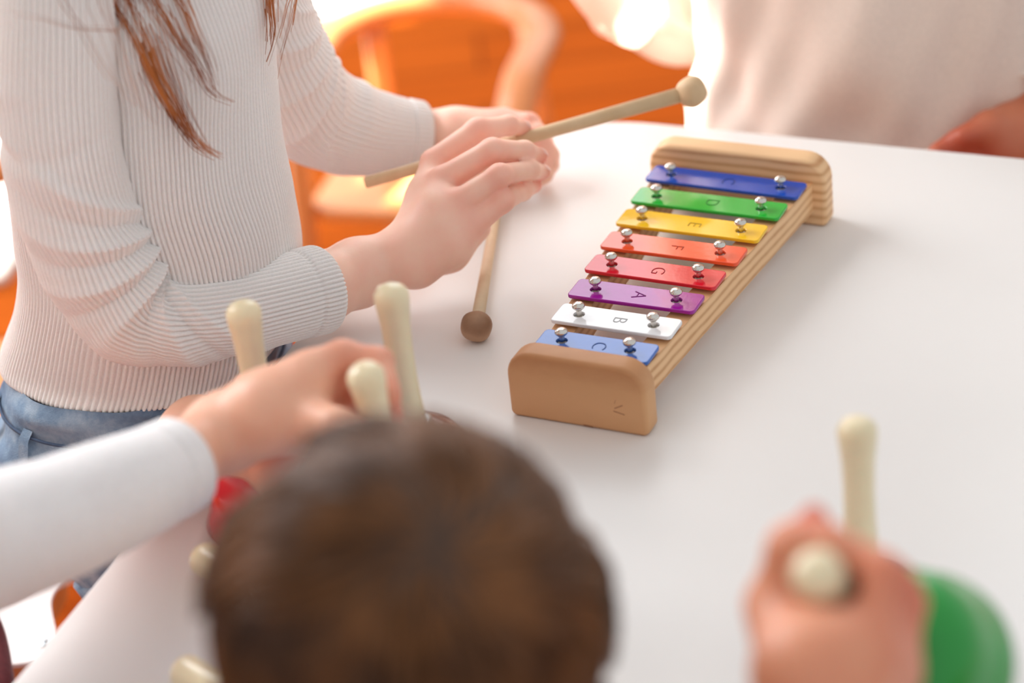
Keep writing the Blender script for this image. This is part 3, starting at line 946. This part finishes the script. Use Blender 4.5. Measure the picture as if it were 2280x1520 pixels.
# ------------------------------------------------------------------ handbells
def bell(knob, direction, mat, label, length=0.136, group='toy handbells with cream handles'):
    """knob = top of the handle, direction = from the knob to the dome rim"""
    knob = np.asarray(knob, float); d = np.asarray(direction, float); d = d / np.linalg.norm(d)
    base = knob + d * length
    t = thing('handbell', label, 'bell', base, group)
    Rk = 0.0094
    prof = [(0.0005, 0.0), (0.0045, 0.0006), (0.0075, 0.0024), (Rk, 0.0055), (Rk, 0.0095), (0.0089, 0.015), (0.0080, 0.024), (0.0075, 0.040), (0.0078, 0.058), (0.0088, 0.074), (0.0100, 0.086)]
    mesh('handle', *lathe(knob, d, prof, 28), M['cream'], t)
    k_ = 0.024
    prof = [(0.010, 0.060 + k_), (0.013, 0.0605 + k_), (0.0135, 0.064 + k_), (0.012, 0.0655 + k_)]
    mesh('collar', *lathe(knob, d, prof, 28), M['steel'], t)
    prof = [(0.006, 0.0645), (0.016, 0.066), (0.0245, 0.0705), (0.030, 0.078), (0.0325, 0.088), (0.0335, 0.097), (0.036, 0.106), (0.038, 0.1115), (0.0372, 0.112), (0.0345, 0.105), (0.031, 0.09), (0.026, 0.078), (0.012, 0.070), (0.003, 0.069)]
    mesh('dome', *lathe(knob, d, [(a_ * 1.07, b_ + k_) for a_, b_ in prof], 48), mat, t)
    c = knob + d * (0.1 + k_)
    mesh('clapper', *lathe(c - d * .006, d, [(0.0004, 0), (0.0045, 0.002), (0.006, 0.006), (0.0045, 0.010), (0.0004, 0.012)], 16), M['steel'], t)
    return t


DN = (0, 0, -1)


def standing(u, v, mat, label):
    k = G(u, v, 0.136); return bell(k, DN, mat, label)


standing(538, 672, M['red_bell'], 'red handbell with tall cream handle standing before the sweater elbow')
standing(868, 634, M['dark_red_bell'], 'handbell with maroon dome and tall cream handle standing behind the brown hair')
standing(1908, 932, M['purple_bell'], 'upright handbell with cream handle and dark purple dome behind the green bell')


def lying(u, v, yaw, mat, label):
    k = G(u, v, 0.0094); ln, rr = 0.133, 0.0407
    e = math.asin((rr - 0.0094) / (ln + .0)) * 1.0 + 0.0
    return bell(k, (math.cos(yaw) * math.cos(e), math.sin(yaw) * math.cos(e), math.sin(e)), mat, label)


lying(447, 1240, -1.0, M['blue_bell'], 'handbell lying down, its cream knob showing left of the brown hair, below the white cuff')
lying(404, 1492, -.95, M['yellow_bell'], 'handbell lying down, its pale knob showing at the bottom edge left of the hair')
k3 = G(810, 818, .152)
bell(k3, (0.05, 0.24, -.95), M['blue_bell'], 'handbell gripped by its cream knob in the fist of the white sleeved arm')
KB = P(1806, 1266, .845); DB = P(2010, 1464, .945)
bell(KB, DB - KB, M['green_bell'], 'green handbell held in the fist at the lower right, knob towards the viewer')


# ------------------------------------------------------------------ fists
def fist(c, u, p, wrist, rh=0.0085, s=1.0, thumb_up=0.0, fa=None, wr_r=.021):
    """closed hand round a handle: c on the handle's axis, u along it to the thumb side, p from the axis towards the palm"""
    c = np.asarray(c, float); u = np.asarray(u, float) / np.linalg.norm(u)
    p = np.asarray(p, float); p = p - u * (p @ u); p /= np.linalg.norm(p); e2 = np.cross(u, p)
    g = []; r = .0062 * s; kns = []
    fingers = []
    for k, (o, le) in enumerate(((1.5, .95), (.5, 1.0), (-.5, .97), (-1.5, .85))):
        b = c + u * o * .0120 * s
        R = rh + r * .9
        m = b + p * (R * .9) + e2 * (R * 1.75) * 1.0
        q1 = b - p * (R * 1.0) * le + e2 * R * 1.25
        q2 = b - p * (R * 1.05) - e2 * R * .55
        q3 = b - p * (R * .15) - e2 * R * 1.25
        fingers.append([(m, r * 1.25), (q1, r * 1.05), (q2, r), (q3, r * .88)]); kns += [m, q1]
    for fg in fingers:
        g.append((chain(fg, .003), .0022))
        g.append((chain([(np.asarray(wrist), wr_r * .8), (fg[0][0] + p * .004 * s, r * 1.5)], .01), .012))
    pb = c + p * (rh + .011 * s) - e2 * .006
    g.append((('ell', pb, (.019 * s,) * 3), .01))
    tb = c + p * (rh + .006) - e2 * .019 * s + u * .006
    g.append((chain([(np.asarray(wrist), wr_r * .75), (tb, .010 * s), (c - p * .006 - e2 * (rh + .009) + u * (.024 + thumb_up * .5) * s, .0078 * s), (c - p * (rh + .008) * .7 - e2 * .004 + u * (.026 + thumb_up) * s, .0066 * s)], .006), .005))
    if fa: g.append((chain([(np.asarray(wrist), wr_r)] + fa, .01), .012))
    return g, kns


def child_body(c, f, zs, zsh, head, hr=(.072, .070, .086), ear=0.0):
    """torso from seat height zs to shoulder height zsh, facing f, and a head with face"""
    c = np.asarray(c, float); f = np.asarray(f, float) / np.linalg.norm(f); s = np.array([f[1], -f[0], 0])
    up = np.array([0, 0, 1.0]); head = np.asarray(head, float)
    sh = np.array([c[0], c[1], zsh])
    g = [(chain([(np.array([c[0], c[1], zs]), .078), (np.array([c[0], c[1], zs * .5 + zsh * .5]), .070), (sh - up * .03, .062)], .02), .03),
         (chain([(sh - s * .085 - up * .01, .034), (sh + up * .012, .036), (sh + s * .085 - up * .01, .034)], .02), .03),
         (chain([(sh, .032), (head - up * .05 - f * .01, .032)], .01), .02),
         (('ell', head, hr), .01), (('ell', head + f * .035 - up * .04, (.036, .036, .040)), .025),
         (chain([(head + f * (hr[0] + .002) - up * .002, .006), (head + f * (hr[0] + .009) - up * .020, .009)], .004), .008),
         (chain([(head + f * (hr[0] - .004) - up * .040 - s * .012, .0045), (head + f * (hr[0] + .001) - up * .040, .0058), (head + f * (hr[0] - .004) - up * .040 + s * .012, .0045)], .003), .004),
         (('ell', head + s * (hr[1] + .003 - ear) - up * (.014 + ear) + f * ear * 2, (.012, .012 - ear * .5, .020)), .005), (('ell', head - s * (hr[1] + .003 - ear) - up * (.014 + ear) + f * ear * 2, (.012, .012 - ear * .5, .020)), .005)]
    return g, sh, s


def eyes(head, f, s, parent, hr=.072):
    up = np.array([0, 0, 1.0])
    for k in (-1, 1):
        c = head + f * (hr * .86) + s * k * .026 + up * .004
        mesh('eye', *lathe(c - f * .009, f, [(0.0003, 0), (.008, .002), (.011, .008), (.008, .014), (.0003, .0165)], 16), M['bar_white'], parent)
        mesh('iris', *lathe(c + f * .0045, f, [(.0048, 0), (.0048, .0022), (.0003, .0034)], 16), M['scalp'], parent)


eyes(*GIRL_EYES)


# ------------------------------------------------------------------ hair made of many curved strands flowing out of a crown
def head_hair(center, radii, crown, n, name, mat, base_mat, parent, seed, face=None, length=.075, lift=.004, rad=.0011, swirl=1.4):
    rr = random.Random(seed); nr = np.random.default_rng(seed)
    cr = np.asarray(crown, float); cr /= np.linalg.norm(cr)
    e1 = np.cross(cr, [0.3, 0.5, 0.8]); e1 /= np.linalg.norm(e1); e2 = np.cross(cr, e1)
    A = np.asarray(radii)
    V, Fq, k = [], [], 0
    clump = [(rr.uniform(0, 2.5), rr.uniform(0, 2 * PI), rr.uniform(-1, 1), rr.uniform(-.6, .6)) for _ in range(60)]
    for _ in range(n):
        th0 = math.acos(1 - rr.random() * 1.75); ph0 = rr.uniform(0, 2 * PI)
        cl = min(clump, key=lambda q: (q[0] - th0) ** 2 + (math.sin(th0 + .2) * (((q[1] - ph0 + PI) % (2 * PI)) - PI)) ** 2)
        tip_th = (cl[0] + length / A.mean() * .9) ; tip_ph = cl[1]
        pull = .45
        L = length * rr.uniform(.7, 1.1) / A.mean()
        pts = []
        for j in range(7):
            s = j / 6
            th = th0 + L * s
            ph = ph0 + swirl * .35 * s / (.35 + th) + cl[3] * s * .5
            dph = ((cl[1] - ph + PI) % (2 * PI)) - PI
            ph += dph * pull * s * s
            d = cr * math.cos(th) + (e1 * math.cos(ph) + e2 * math.sin(ph)) * math.sin(th)
            off = .002 + lift * (1 + cl[2]) * math.sin(s * 2.2) + rr.gauss(0, .0004) + (lift * 1.1 * s * s if cl[2] > .3 else 0)
            pts.append(center + d * (A + off))
        if face is not None and np.dot((pts[3] - center) / np.linalg.norm(pts[3] - center), face[0]) > face[1]: continue
        v, f = tube(pts, [rad * .8, rad, rad, rad * .9, rad * .75, rad * .5, rad * .15], 4, 10, cap=False)
        V.append(v); Fq.append(np.array(f) + k); k += len(v)
    return mesh(name, np.concatenate(V), np.concatenate(Fq), mat, parent)


def hair_cap(center, radii, face, thick, mat, parent):
    up = np.array([0, 0, 1.0])
    V, Q = surf([(('ell', center + np.array([0, 0, .004]) - face * .008, tuple(np.asarray(radii) + thick)), .001)], .004)
    d = (V - center) / np.linalg.norm(V - center, axis=1)[:, None]
    keep = (d @ face < .52) | (d[:, 2] > .62)
    keep &= d[:, 2] > -.62
    Q = Q[keep[Q].all(1)]
    return mesh('hair_base', V, Q, mat, parent)


# child in front: seen from behind, only the back of the head and one fist
HC = P(908, 1398, .865)
boy = thing('person', 'child from behind with blurred short brown hair, fist round a green bell', 'person', (HC[0] - .01, HC[1] - .06, 0))
ff = np.array([0.15, .98, 0]); ff /= np.linalg.norm(ff)
hr = (.0655, .064, .0705)
shc = np.array([HC[0] - .01, HC[1] - .085, 0])
g, sh, sd = child_body(shc, ff, .34, HC[2] - .145, HC, hr=hr, ear=.008)
bvv, bff = surf(g, .005, pad=.02)
ub = (KB - DB) / np.linalg.norm(KB - DB)
fc = KB - ub * .036
wristB = P(1822, 1500, .848)
elbB = np.array([wristB[0] + .02, wristB[1] - .06, wristB[2] - .13])
gfist, kns = fist(fc, ub, (wristB - fc) + np.array([-.02, 0, -.01]), wristB, rh=.0080, s=1.0, thumb_up=-.004, fa=[(wristB * .5 + elbB * .5, .024), (elbB, .028)], wr_r=.0205)
tipB = P(1812, 1150, .872)
gfist.append((chain([(P(1752, 1370, .868), .010), (P(1768, 1250, .870), .0072), (tipB, .0050)], .004), .005))
fv, ffq = surf(gfist, .0018)
ua, uf = surf([(chain([(sh + sd * .09 - [0, 0, .01], .030), (elbB, .027)], .01), .01)], .004)
V_, F_, A_ = join([(bvv, bff, np.zeros(len(bvv))), (fv, ffq, blush(fv, [(k_, .012, .5) for k_ in kns] + [(tipB, .012, 1.0)])), (ua, uf, np.zeros(len(ua)))])
mesh('body', V_, F_, M['skin_mid'], boy, attr=A_)
crown = P(985, 1215, .795) - HC
V, Q = surf([(('ell', HC, tuple(np.array(hr) + .004)), .001), (('ell', HC - ff * .012 - [0, 0, .035], (.048, .05, .048)), .02)], .004)
dd_ = (V - HC) / np.linalg.norm(V - HC, axis=1)[:, None]
keep = ((dd_ @ ff) < .55) | (dd_[:, 2] > .5)
hb = mesh('hair_base', V, Q[keep[Q].all(1)], M['scalp'], boy)
head_hair(HC, np.array(hr) + .001, crown, 5200, 'hair', M['brown_hair'], M['scalp'], boy, 8, face=(np.array([ff[0], ff[1], -.35]), .6), length=.054, lift=.0030, rad=.0009, swirl=1.8)
eyes(HC, ff, sd, boy, .075)


def shirt_rows(c, z0, z1, a, b, tz=0):
    zz = np.linspace(z0, z1, 6)
    return [(c[0], c[1], z - T, a * q, b * q2) for z, q, q2 in zip(zz, (1.02, 1.0, .98, .98, .92, .78), (.98, .98, .98, 1.02, 1.06, 1.0))] + [(c[0], c[1], z1 + .025 - T, a * .5, b * .5)]


def torso_cloth(rows, nrow, nseg, f, fold, seed=0.0, ex=2.3):
    global FR_, SD
    o = FR_, SD
    f = np.asarray(f, float) / np.linalg.norm(f); FR_ = f; SD = np.array([-f[1], f[0], 0])
    R = catmull(np.array(rows), nrow); a = np.linspace(0, 2 * np.pi, nseg, endpoint=False)[None, :]
    ca, sa = np.cos(a), np.sin(a); ux = np.sign(ca) * np.abs(ca) ** (2 / ex); uy = np.sign(sa) * np.abs(sa) ** (2 / ex)
    s = np.linspace(0, 1, nrow)[:, None]
    d = fold * (np.sin(3 * a + 8 * s + seed) * np.cos(5 * s - 2 * a) + .8 * np.sin(4 * a - 16 * s + 2 * seed + 1.5 * np.sin(3 * a)) + .5 * np.sin(9 * a + 25 * s + 3 * np.sin(5 * s + a)) + .35 * np.sin(17 * a - 30 * s))
    v = R[:, None, :3] + ((R[:, 3:4] + d) * ux)[..., None] * FR_ + ((R[:, 4:5] + d) * uy)[..., None] * SD
    v[..., 2] += T
    FR_, SD = o
    return v.reshape(-1, 3), grid_faces(nrow, nseg)


v, f = torso_cloth(shirt_rows(shc, .33, sh[2] + .02, .078, .105), 80, 120, ff, .002, 1.0)
st = mesh('shirt', v, f, M['white_shirt'], boy)
v, f = tube([sh + sd * .07, sh + sd * .095 - [0, 0, .03], (sh + sd * .09) * .5 + elbB * .5, elbB, wristB * .35 + elbB * .65], [.034, .040, .037, .035, .033], 24, 40, cap=False)
mesh('sleeve', v, f, M['white_shirt'], st)
v, f = torso_cloth([(shc[0], shc[1], .16 - T, .08, .10), (shc[0], shc[1], .24 - T, .086, .108), (shc[0], shc[1], .35 - T, .083, .105)], 20, 80, ff, .002)
pants = mesh('trousers', v, f, M['jeans'], boy)
for s in (-1, 1):
    a = shc + sd * s * .05
    v, f = tube([a + [0, 0, .24], a + ff * .06 + [0, 0, .26], a + ff * .16 + [0, 0, .25], a + ff * .19 + [0, 0, .18], a + ff * .18 + [0, 0, .05]], [.05, .055, .048, .045, .036], 20, 40)
    mesh('trouser_leg', v, f, M['jeans'], pants)
    v, f = tube([a + ff * .14 + [0, 0, .025], a + ff * .19 + [0, 0, .032], a + ff * .26 + [0, 0, .022]], [.024, .03, .02], 16, 20)
    mesh('shoe', v, f, M['dark_red_bell'], boy)

# child at the left: white sleeve, fist over a bell knob
kid = thing('person', 'child reaching from the left in smooth white sleeve, blurred fist on a bell knob', 'person', (-.46, .87, 0))
kw = GR(500, 962, .105, 84)
kidg = [(chain([PR(-60, 1225, 1.105, 78), PR(130, 1152, 1.138, 76), PR(270, 1094, 1.16, 76), PR(400, 1028, 1.185, 76), kw], .01), .01),
        (chain([kw, GR(600, 915, .118, 84), GR(672, 868, .125, 70)], .01), .01)]
base = G(810, 835, .125)
kp = []
for i, dz in enumerate((0, -.0125, -.025, -.037)):
    z = np.array([0, 0, dz])
    A0, A1, A2, A3 = (G(690, 835, .130) + z, G(762, 792, .135) + z, G(842, 806, .132) + z, G(866, 880, .126) + z)
    r = .0075 if i == 0 else .0070
    kidg.append((chain([(A0, r * 1.35), (A1, r * 1.08), (A2, r), (A3, r * .88)], .004), .0025)); kp += [A1, A2, A3]
    kidg.append((chain([(np.array(G(600, 915, .112)), .017), (A0, r * 1.5)], .01), .010))
kidg.append((chain([(G(640, 930, .105), .014), (G(700, 935, .118), .011), (G(748, 945, .124), .008), (G(795, 950, .122), .0068)], .005), .006))
kv, kf = surf(kidg, .0018)
# its other hand, gripping the handle of the red bell behind
c2 = G(552, 850, .075)
g2, k2 = fist(G(538, 672, .136) - [0, 0, .082], (0, 0, 1), (-.75, -.65, 0), G(440, 960, .020), rh=.0082, s=.86, fa=[(G(330, 1040, .022), .018), (P(120, 1150, 1.26), .022), (P(-100, 1220, 1.20), .025)], wr_r=.017)
k2v, k2f = surf(g2, .0018)
kf_ = np.array([.92, .36, 0]); kf_ /= np.linalg.norm(kf_)
kc = np.array([-.46, .87, 0]); khead = np.array([-.43, .885, T + .36])
g, ksh, ksd = child_body(kc, kf_, .36, T + .19, khead)
kbv, kbf = surf(g, .005, pad=.02)
e1_ = P(-110, 1235, 1.09)
k3v, k3f = surf([(chain([(ksh + ksd * .09, .03), (np.array(e1_), .026), (np.array(P(60, 1180, 1.12)), .021)], .01), .01),
                 (chain([(ksh - ksd * .09, .03), (np.array(P(-160, 1210, 1.19)), .026), (np.array(P(-60, 1218, 1.21)), .024)], .01), .01)], .004)
V_, F_, A_ = join([(kv, kf, blush(kv, [(q, .012, .5) for q in kp])), (k2v, k2f, blush(k2v, [(q, .012, .7) for q in k2])), (kbv, kbf, np.zeros(len(kbv))), (k3v, k3f, np.zeros(len(k3v)))])
mesh('body', V_, F_, M['skin_warm'], kid, attr=A_)
v, f = torso_cloth(shirt_rows(kc, .40, ksh[2] + .02, .078, .104), 80, 120, kf_, .002, 2.0)
ksw = mesh('shirt', v, f, M['white_shirt'], kid)
ks = [(ksh + ksd * .03 - [0, 0, .01], .034), (ksh + ksd * .085 - [0, 0, .015], .046), ((ksh + ksd * .09) * .5 + P(-230, 1232, 1.065) * .5, .044), (P(-230, 1232, 1.065), .042), PR(-120, 1232, 1.09, 165), PR(0, 1196, 1.115, 152), PR(130, 1152, 1.135, 143), PR(270, 1094, 1.155, 126), PR(360, 1053, 1.178, 113), PR(418, 1022, 1.19, 106)]
sleeve(ks, 200, 160, 8, 0.0, [(.45, .03, .004, 0), (.55, .03, -.004, 0), (.66, .03, .003, 0), (.8, .03, -.002, 0)], parent=ksw, mat=M['white_shirt'])
v, f = tube([ksh - ksd * .03 - [0, 0, .01], ksh - ksd * .085 - [0, 0, .015], (ksh - ksd * .09) * .5 + P(-160, 1210, 1.19) * .5, P(-160, 1210, 1.19), P(-40, 1215, 1.215), P(120, 1150, 1.25)], [.034, .046, .042, .038, .034, .031], 24, 50, cap=False)
mesh('sleeve', v, f, M['white_shirt'], ksw)
hair_cap(khead, (.072, .070, .086), kf_, .006, M['scalp'], kid)
head_hair(khead, np.array((.074, .072, .088)), (-.3, 0, 1), 2200, 'hair', M['brown_hair'], None, kid, 3, face=(kf_, .5), rad=.0018)
eyes(khead, kf_, ksd, kid)
v, f = torso_cloth([(kc[0], kc[1], .18 - T, .08, .10), (kc[0], kc[1], .28 - T, .086, .108), (kc[0], kc[1], .42 - T, .083, .105)], 20, 80, kf_, .002)
pants = mesh('trousers', v, f, M['jeans'], kid)
for s in (-1, 1):
    a = kc + ksd * s * .052
    v, f = tube([a + [0, 0, .26], a + [0, 0, .15], a + [0, 0, .05]], [.055, .048, .04], 20, 30)
    mesh('trouser_leg', v, f, M['jeans'], pants)
    v, f = tube([a - kf_ * .02 + [0, 0, .025], a + kf_ * .03 + [0, 0, .03], a + kf_ * .09 + [0, 0, .022]], [.024, .03, .02], 16, 20)
    mesh('shoe', v, f, M['blue_bell'], kid)

# person across the table in a beige shirt
pf = -AX * .97 + BX * -.1; pf /= np.linalg.norm(pf)
pc = np.array([.292, 1.640, 0])
adult = thing('person', 'person in loose beige shirt across the table, torso only, hand low at right', 'person', pc)
phead = np.array([.285, 1.60, T + .56])
g, psh, psd = child_body(pc, pf, T - .16, T + .36, phead, hr=(.078, .074, .095))
psd_l = psd
pbv, pbf = surf(g, .006, pad=.02)
hpts = [PR(2420, 180, 1.74, 85), PR(2330, 262, 1.71, 78), PR(2250, 310, 1.695, 62)]
ph_ = [(chain(hpts, .01), .01)]
pk = []
for i, (u0, v0, u1, v1, u2, v2) in enumerate(((2200, 296, 2130, 318, 2085, 340), (2215, 312, 2140, 338, 2095, 360), (2225, 330, 2160, 358, 2115, 380), (2235, 346, 2180, 376, 2140, 398))):
    a, b, c = P(u0, v0, 1.688), P(u1, v1, 1.685), P(u2, v2, 1.685)
    ph_.append((chain([hpts[-1], (a, .013)], .01), .012)); ph_.append((chain([(a, .011), (b, .0085), (c, .007)], .004), .003)); pk.append(b)
ph_.append((chain([hpts[-1], (P(2205, 285, 1.68), .012), (P(2150, 305, 1.678), .0085)], .005), .006))
phv, phf = surf(ph_, .0025)
elR = P(1425, -15, 1.90); haR = P(1290, -260, 1.86)
pav, paf = surf([(chain([(psh + psd * .11, .035), (elR, .028), (haR, .022)], .01), .01), (chain([(psh - psd * .11, .035), (P(2560, 60, 1.84), .030), (P(2400, 185, 1.735), .025)], .01), .01),
                 (('ell', haR + np.array([-.01, 0, .035]), (.022, .018, .035)), .01)] +
                [(chain([(haR + np.array([-.02 + .010 * i, .0, .05]), .0075), (haR + np.array([-.026 + .012 * i, -.008, .085 - .004 * abs(i - 1)]), .007), (haR + np.array([-.026 + .012 * i, -.025, .10 - .004 * abs(i - 1)]), .006)], .003), .003) for i in range(4)] +
                [(chain([(haR + [.01, 0, .03], .009), (haR + [.034, -.006, .055], .0075)], .003), .006)], .004)
V_, F_, A_ = join([(pbv, pbf, np.zeros(len(pbv))), (phv, phf, blush(phv, [(q, .02, .5) for q in pk])), (pav, paf, np.zeros(len(pav)))])
mesh('body', V_, F_, M['skin_tan'], adult, attr=A_)
rows = [(pc[0], pc[1], -.13, .100, .140), (pc[0], pc[1], -.10, .102, .142), (pc[0], pc[1], -.04, .100, .141), (pc[0], pc[1], .02, .094, .136), (pc[0], pc[1], .10, .090, .136), (pc[0], pc[1], .20, .090, .142), (pc[0], pc[1], .29, .085, .146), (pc[0], pc[1], .35, .068, .118), (pc[0], pc[1], .385, .04, .06)]
v, f = torso_cloth(rows, 160, 260, pf, .0045, 0.7)
bsh = mesh('shirt', v, f, M['beige_shirt'], adult)
v, f = tube([psh + psd * .08, psh + psd * .13 - [0, 0, .06], P(1560, -50, 1.91), elR + [0, 0, -.001], P(1395, -40, 1.885), P(1350, -110, 1.875), P(1310, -190, 1.865)], [.045, .055, .050, .040, .040, .042, .044], 60, 90, cap=False)
a_ = np.tile(np.linspace(0, 2 * PI, 60, endpoint=False), 90); c_ = v.reshape(90, 60, 3).mean(1).repeat(60, 0)
v = c_ + (v - c_) * (1 + .05 * np.sin(9 * a_ + 2 * np.sin(3 * a_)))[:, None]
slv = mesh('sleeve', v, f, M['cream_shirt'], bsh); slv['label'] = 'white loose sleeve'
v, f = tube([psh - psd * .08, psh - psd * .13 - [0, 0, .06], P(2600, 30, 1.87), P(2440, 130, 1.76), P(2330, 235, 1.722), P(2275, 268, 1.706)], [.045, .055, .050, .042, .036, .034], 40, 70, cap=False)
mesh('sleeve', v, f, M['cream_shirt'], bsh)
hair_cap(phead, (.078, .074, .095), pf, .007, M['scalp'], adult)
head_hair(phead, np.array((.080, .076, .097)), (0, .3, 1), 900, 'hair', M['brown_hair'], None, adult, 4, face=(pf, .5), rad=.0018)
eyes(phead, pf, psd, adult, .078)
v, f = torso_cloth([(pc[0], pc[1], .32 - T, .09, .12), (pc[0], pc[1], .42 - T, .096, .13), (pc[0], pc[1], .50 - T, .092, .128)], 20, 80, pf, .002)
pants = mesh('trousers', v, f, M['jeans_dark'], adult)
for s in (-1, 1):
    a = pc + psd * s * .065
    v, f = tube([a + [0, 0, .40], a + [0, 0, .25], a + [0, 0, .06]], [.066, .052, .042], 20, 30)
    mesh('trouser_leg', v, f, M['jeans_dark'], pants)
    v, f = tube([a - pf * .02 + [0, 0, .03], a + pf * .04 + [0, 0, .035], a + pf * .11 + [0, 0, .024]], [.028, .034, .022], 16, 20)
    mesh('shoe', v, f, M['scalp'], adult)


# ------------------------------------------------------------------ chairs
def chair(c, yaw, label, rail_h=.33, seat_h=.20, R=.118, arm=.13):
    t = thing('chair', label, 'chair', (c[0], c[1], 0), 'bentwood toddler chairs')
    cy, sy = math.cos(yaw), math.sin(yaw)

    def W(p): return np.array([c[0] + cy * p[0] - sy * p[1], c[1] + sy * p[0] + cy * p[1], p[2]])
    path = [(-R, -arm, rail_h - .035), (-R, -arm * .5, rail_h - .006), (-R, 0, rail_h)] + [(-R * math.cos(a), R * math.sin(a), rail_h) for a in np.linspace(.25, PI - .25, 9)] + [(R, 0, rail_h), (R, -arm * .5, rail_h - .006), (R, -arm, rail_h - .035)]
    v, f = tube([W(p) for p in path], .021, 20, 90, flat=(.62, 1.0))
    mesh('arm_rail', v, f, M['bent'], t)
    v, f = slab(2 * R - .01, 2 * R - .02, seat_h - .014, seat_h, (.09, .09, .03, .03), .003, n=10)
    flat_caps(mesh('seat', [W((x, y - .02, z)) for x, y, z in v], f, M['bent'], t), (0, 0, 1))
    for s in (-1, 1):
        mesh('leg', *tube([W((s * (R - .004), -arm + .018, rail_h - .03)), W((s * (R + .004), -arm - .01, 0.0))], [.012, .011], 14, 12), M['bent'], t)
        mesh('leg', *tube([W((s * R * .72, R * .66, rail_h - .008)), W((s * R * .8, R * .8, 0.0))], [.012, .011], 14, 12), M['bent'], t)
    return t


chair((-.052, 2.33), -.30, 'bentwood toddler chair with U-shaped arm rail standing empty on the floor behind the table')
chair((-.40, 1.93), .35, 'bentwood toddler chair standing behind the girl in the ribbed sweater', rail_h=.36, R=.16)

# white seat with a wooden edge at the lower left
sh_ = -.24
pts = [G(u, v, sh_) for u, v in ((-260, 1500), (60, 1474), (118, 1452), (128, 1425), (112, 1340), (118, 1240), (-200, 1180))]
pts = catmull(np.array(pts + [pts[0]]), 60)[:-1]
ct = pts.mean(0)
stool = thing('chair', 'chair with white seat, plywood edge and bolt at the lower left corner', 'chair', (ct[0], ct[1], 0))
n = len(pts)


def plate(pts, z0, z1):
    v = [(p[0], p[1], z0) for p in pts] + [(p[0], p[1], z1) for p in pts]
    n = len(pts); ar = sum(pts[i][0] * pts[(i + 1) % n][1] - pts[(i + 1) % n][0] * pts[i][1] for i in range(n))
    f = [tuple(range(n))[::-1], tuple(range(n, 2 * n))] + [(i, (i + 1) % n, n + (i + 1) % n, n + i) for i in range(n)]
    if ar < 0: f = [q[::-1] for q in f]
    return v, f


zt_ = T + sh_
mesh('seat', *plate(pts, zt_ - .003, zt_), M['seat_white'], stool, smooth=False)
mesh('seat_edge', *plate(pts, zt_ - .020, zt_ - .0032), M['bent'], stool, smooth=False)
bp_ = G(106, 1434, sh_)
mesh('bolt', *lathe(bp_ - [0, 0, .001], (0, 0, 1), [(.0052, 0), (.0052, .002), (.0040, .0030), (.0018, .0030), (.0015, .0012), (.0002, .0012)], 20), M['steel'], stool)
for k in (4, 16, 38, 48):
    p = pts[k] * .86 + ct * .14
    mesh('leg', *tube([(p[0], p[1], zt_ - .02), (p[0], p[1], 0)], [.014, .012], 14, 6), M['bent'], stool)

c0, c1 = P(-22, 1400, 1.60), P(4, 1560, 1.58)
v, f = tube([c0 + [-.015, .01, .05], c0, c1, c1 + [.004, -.004, -.05]], [.008, .010, .0125, .015], 30, 40, flat=(1, .8))
mc = mesh('cloth', v, f, M['maroon'], origin=c1)
tag(mc, 'dark maroon cloth at the very bottom left corner beside the white seat', 'cloth')
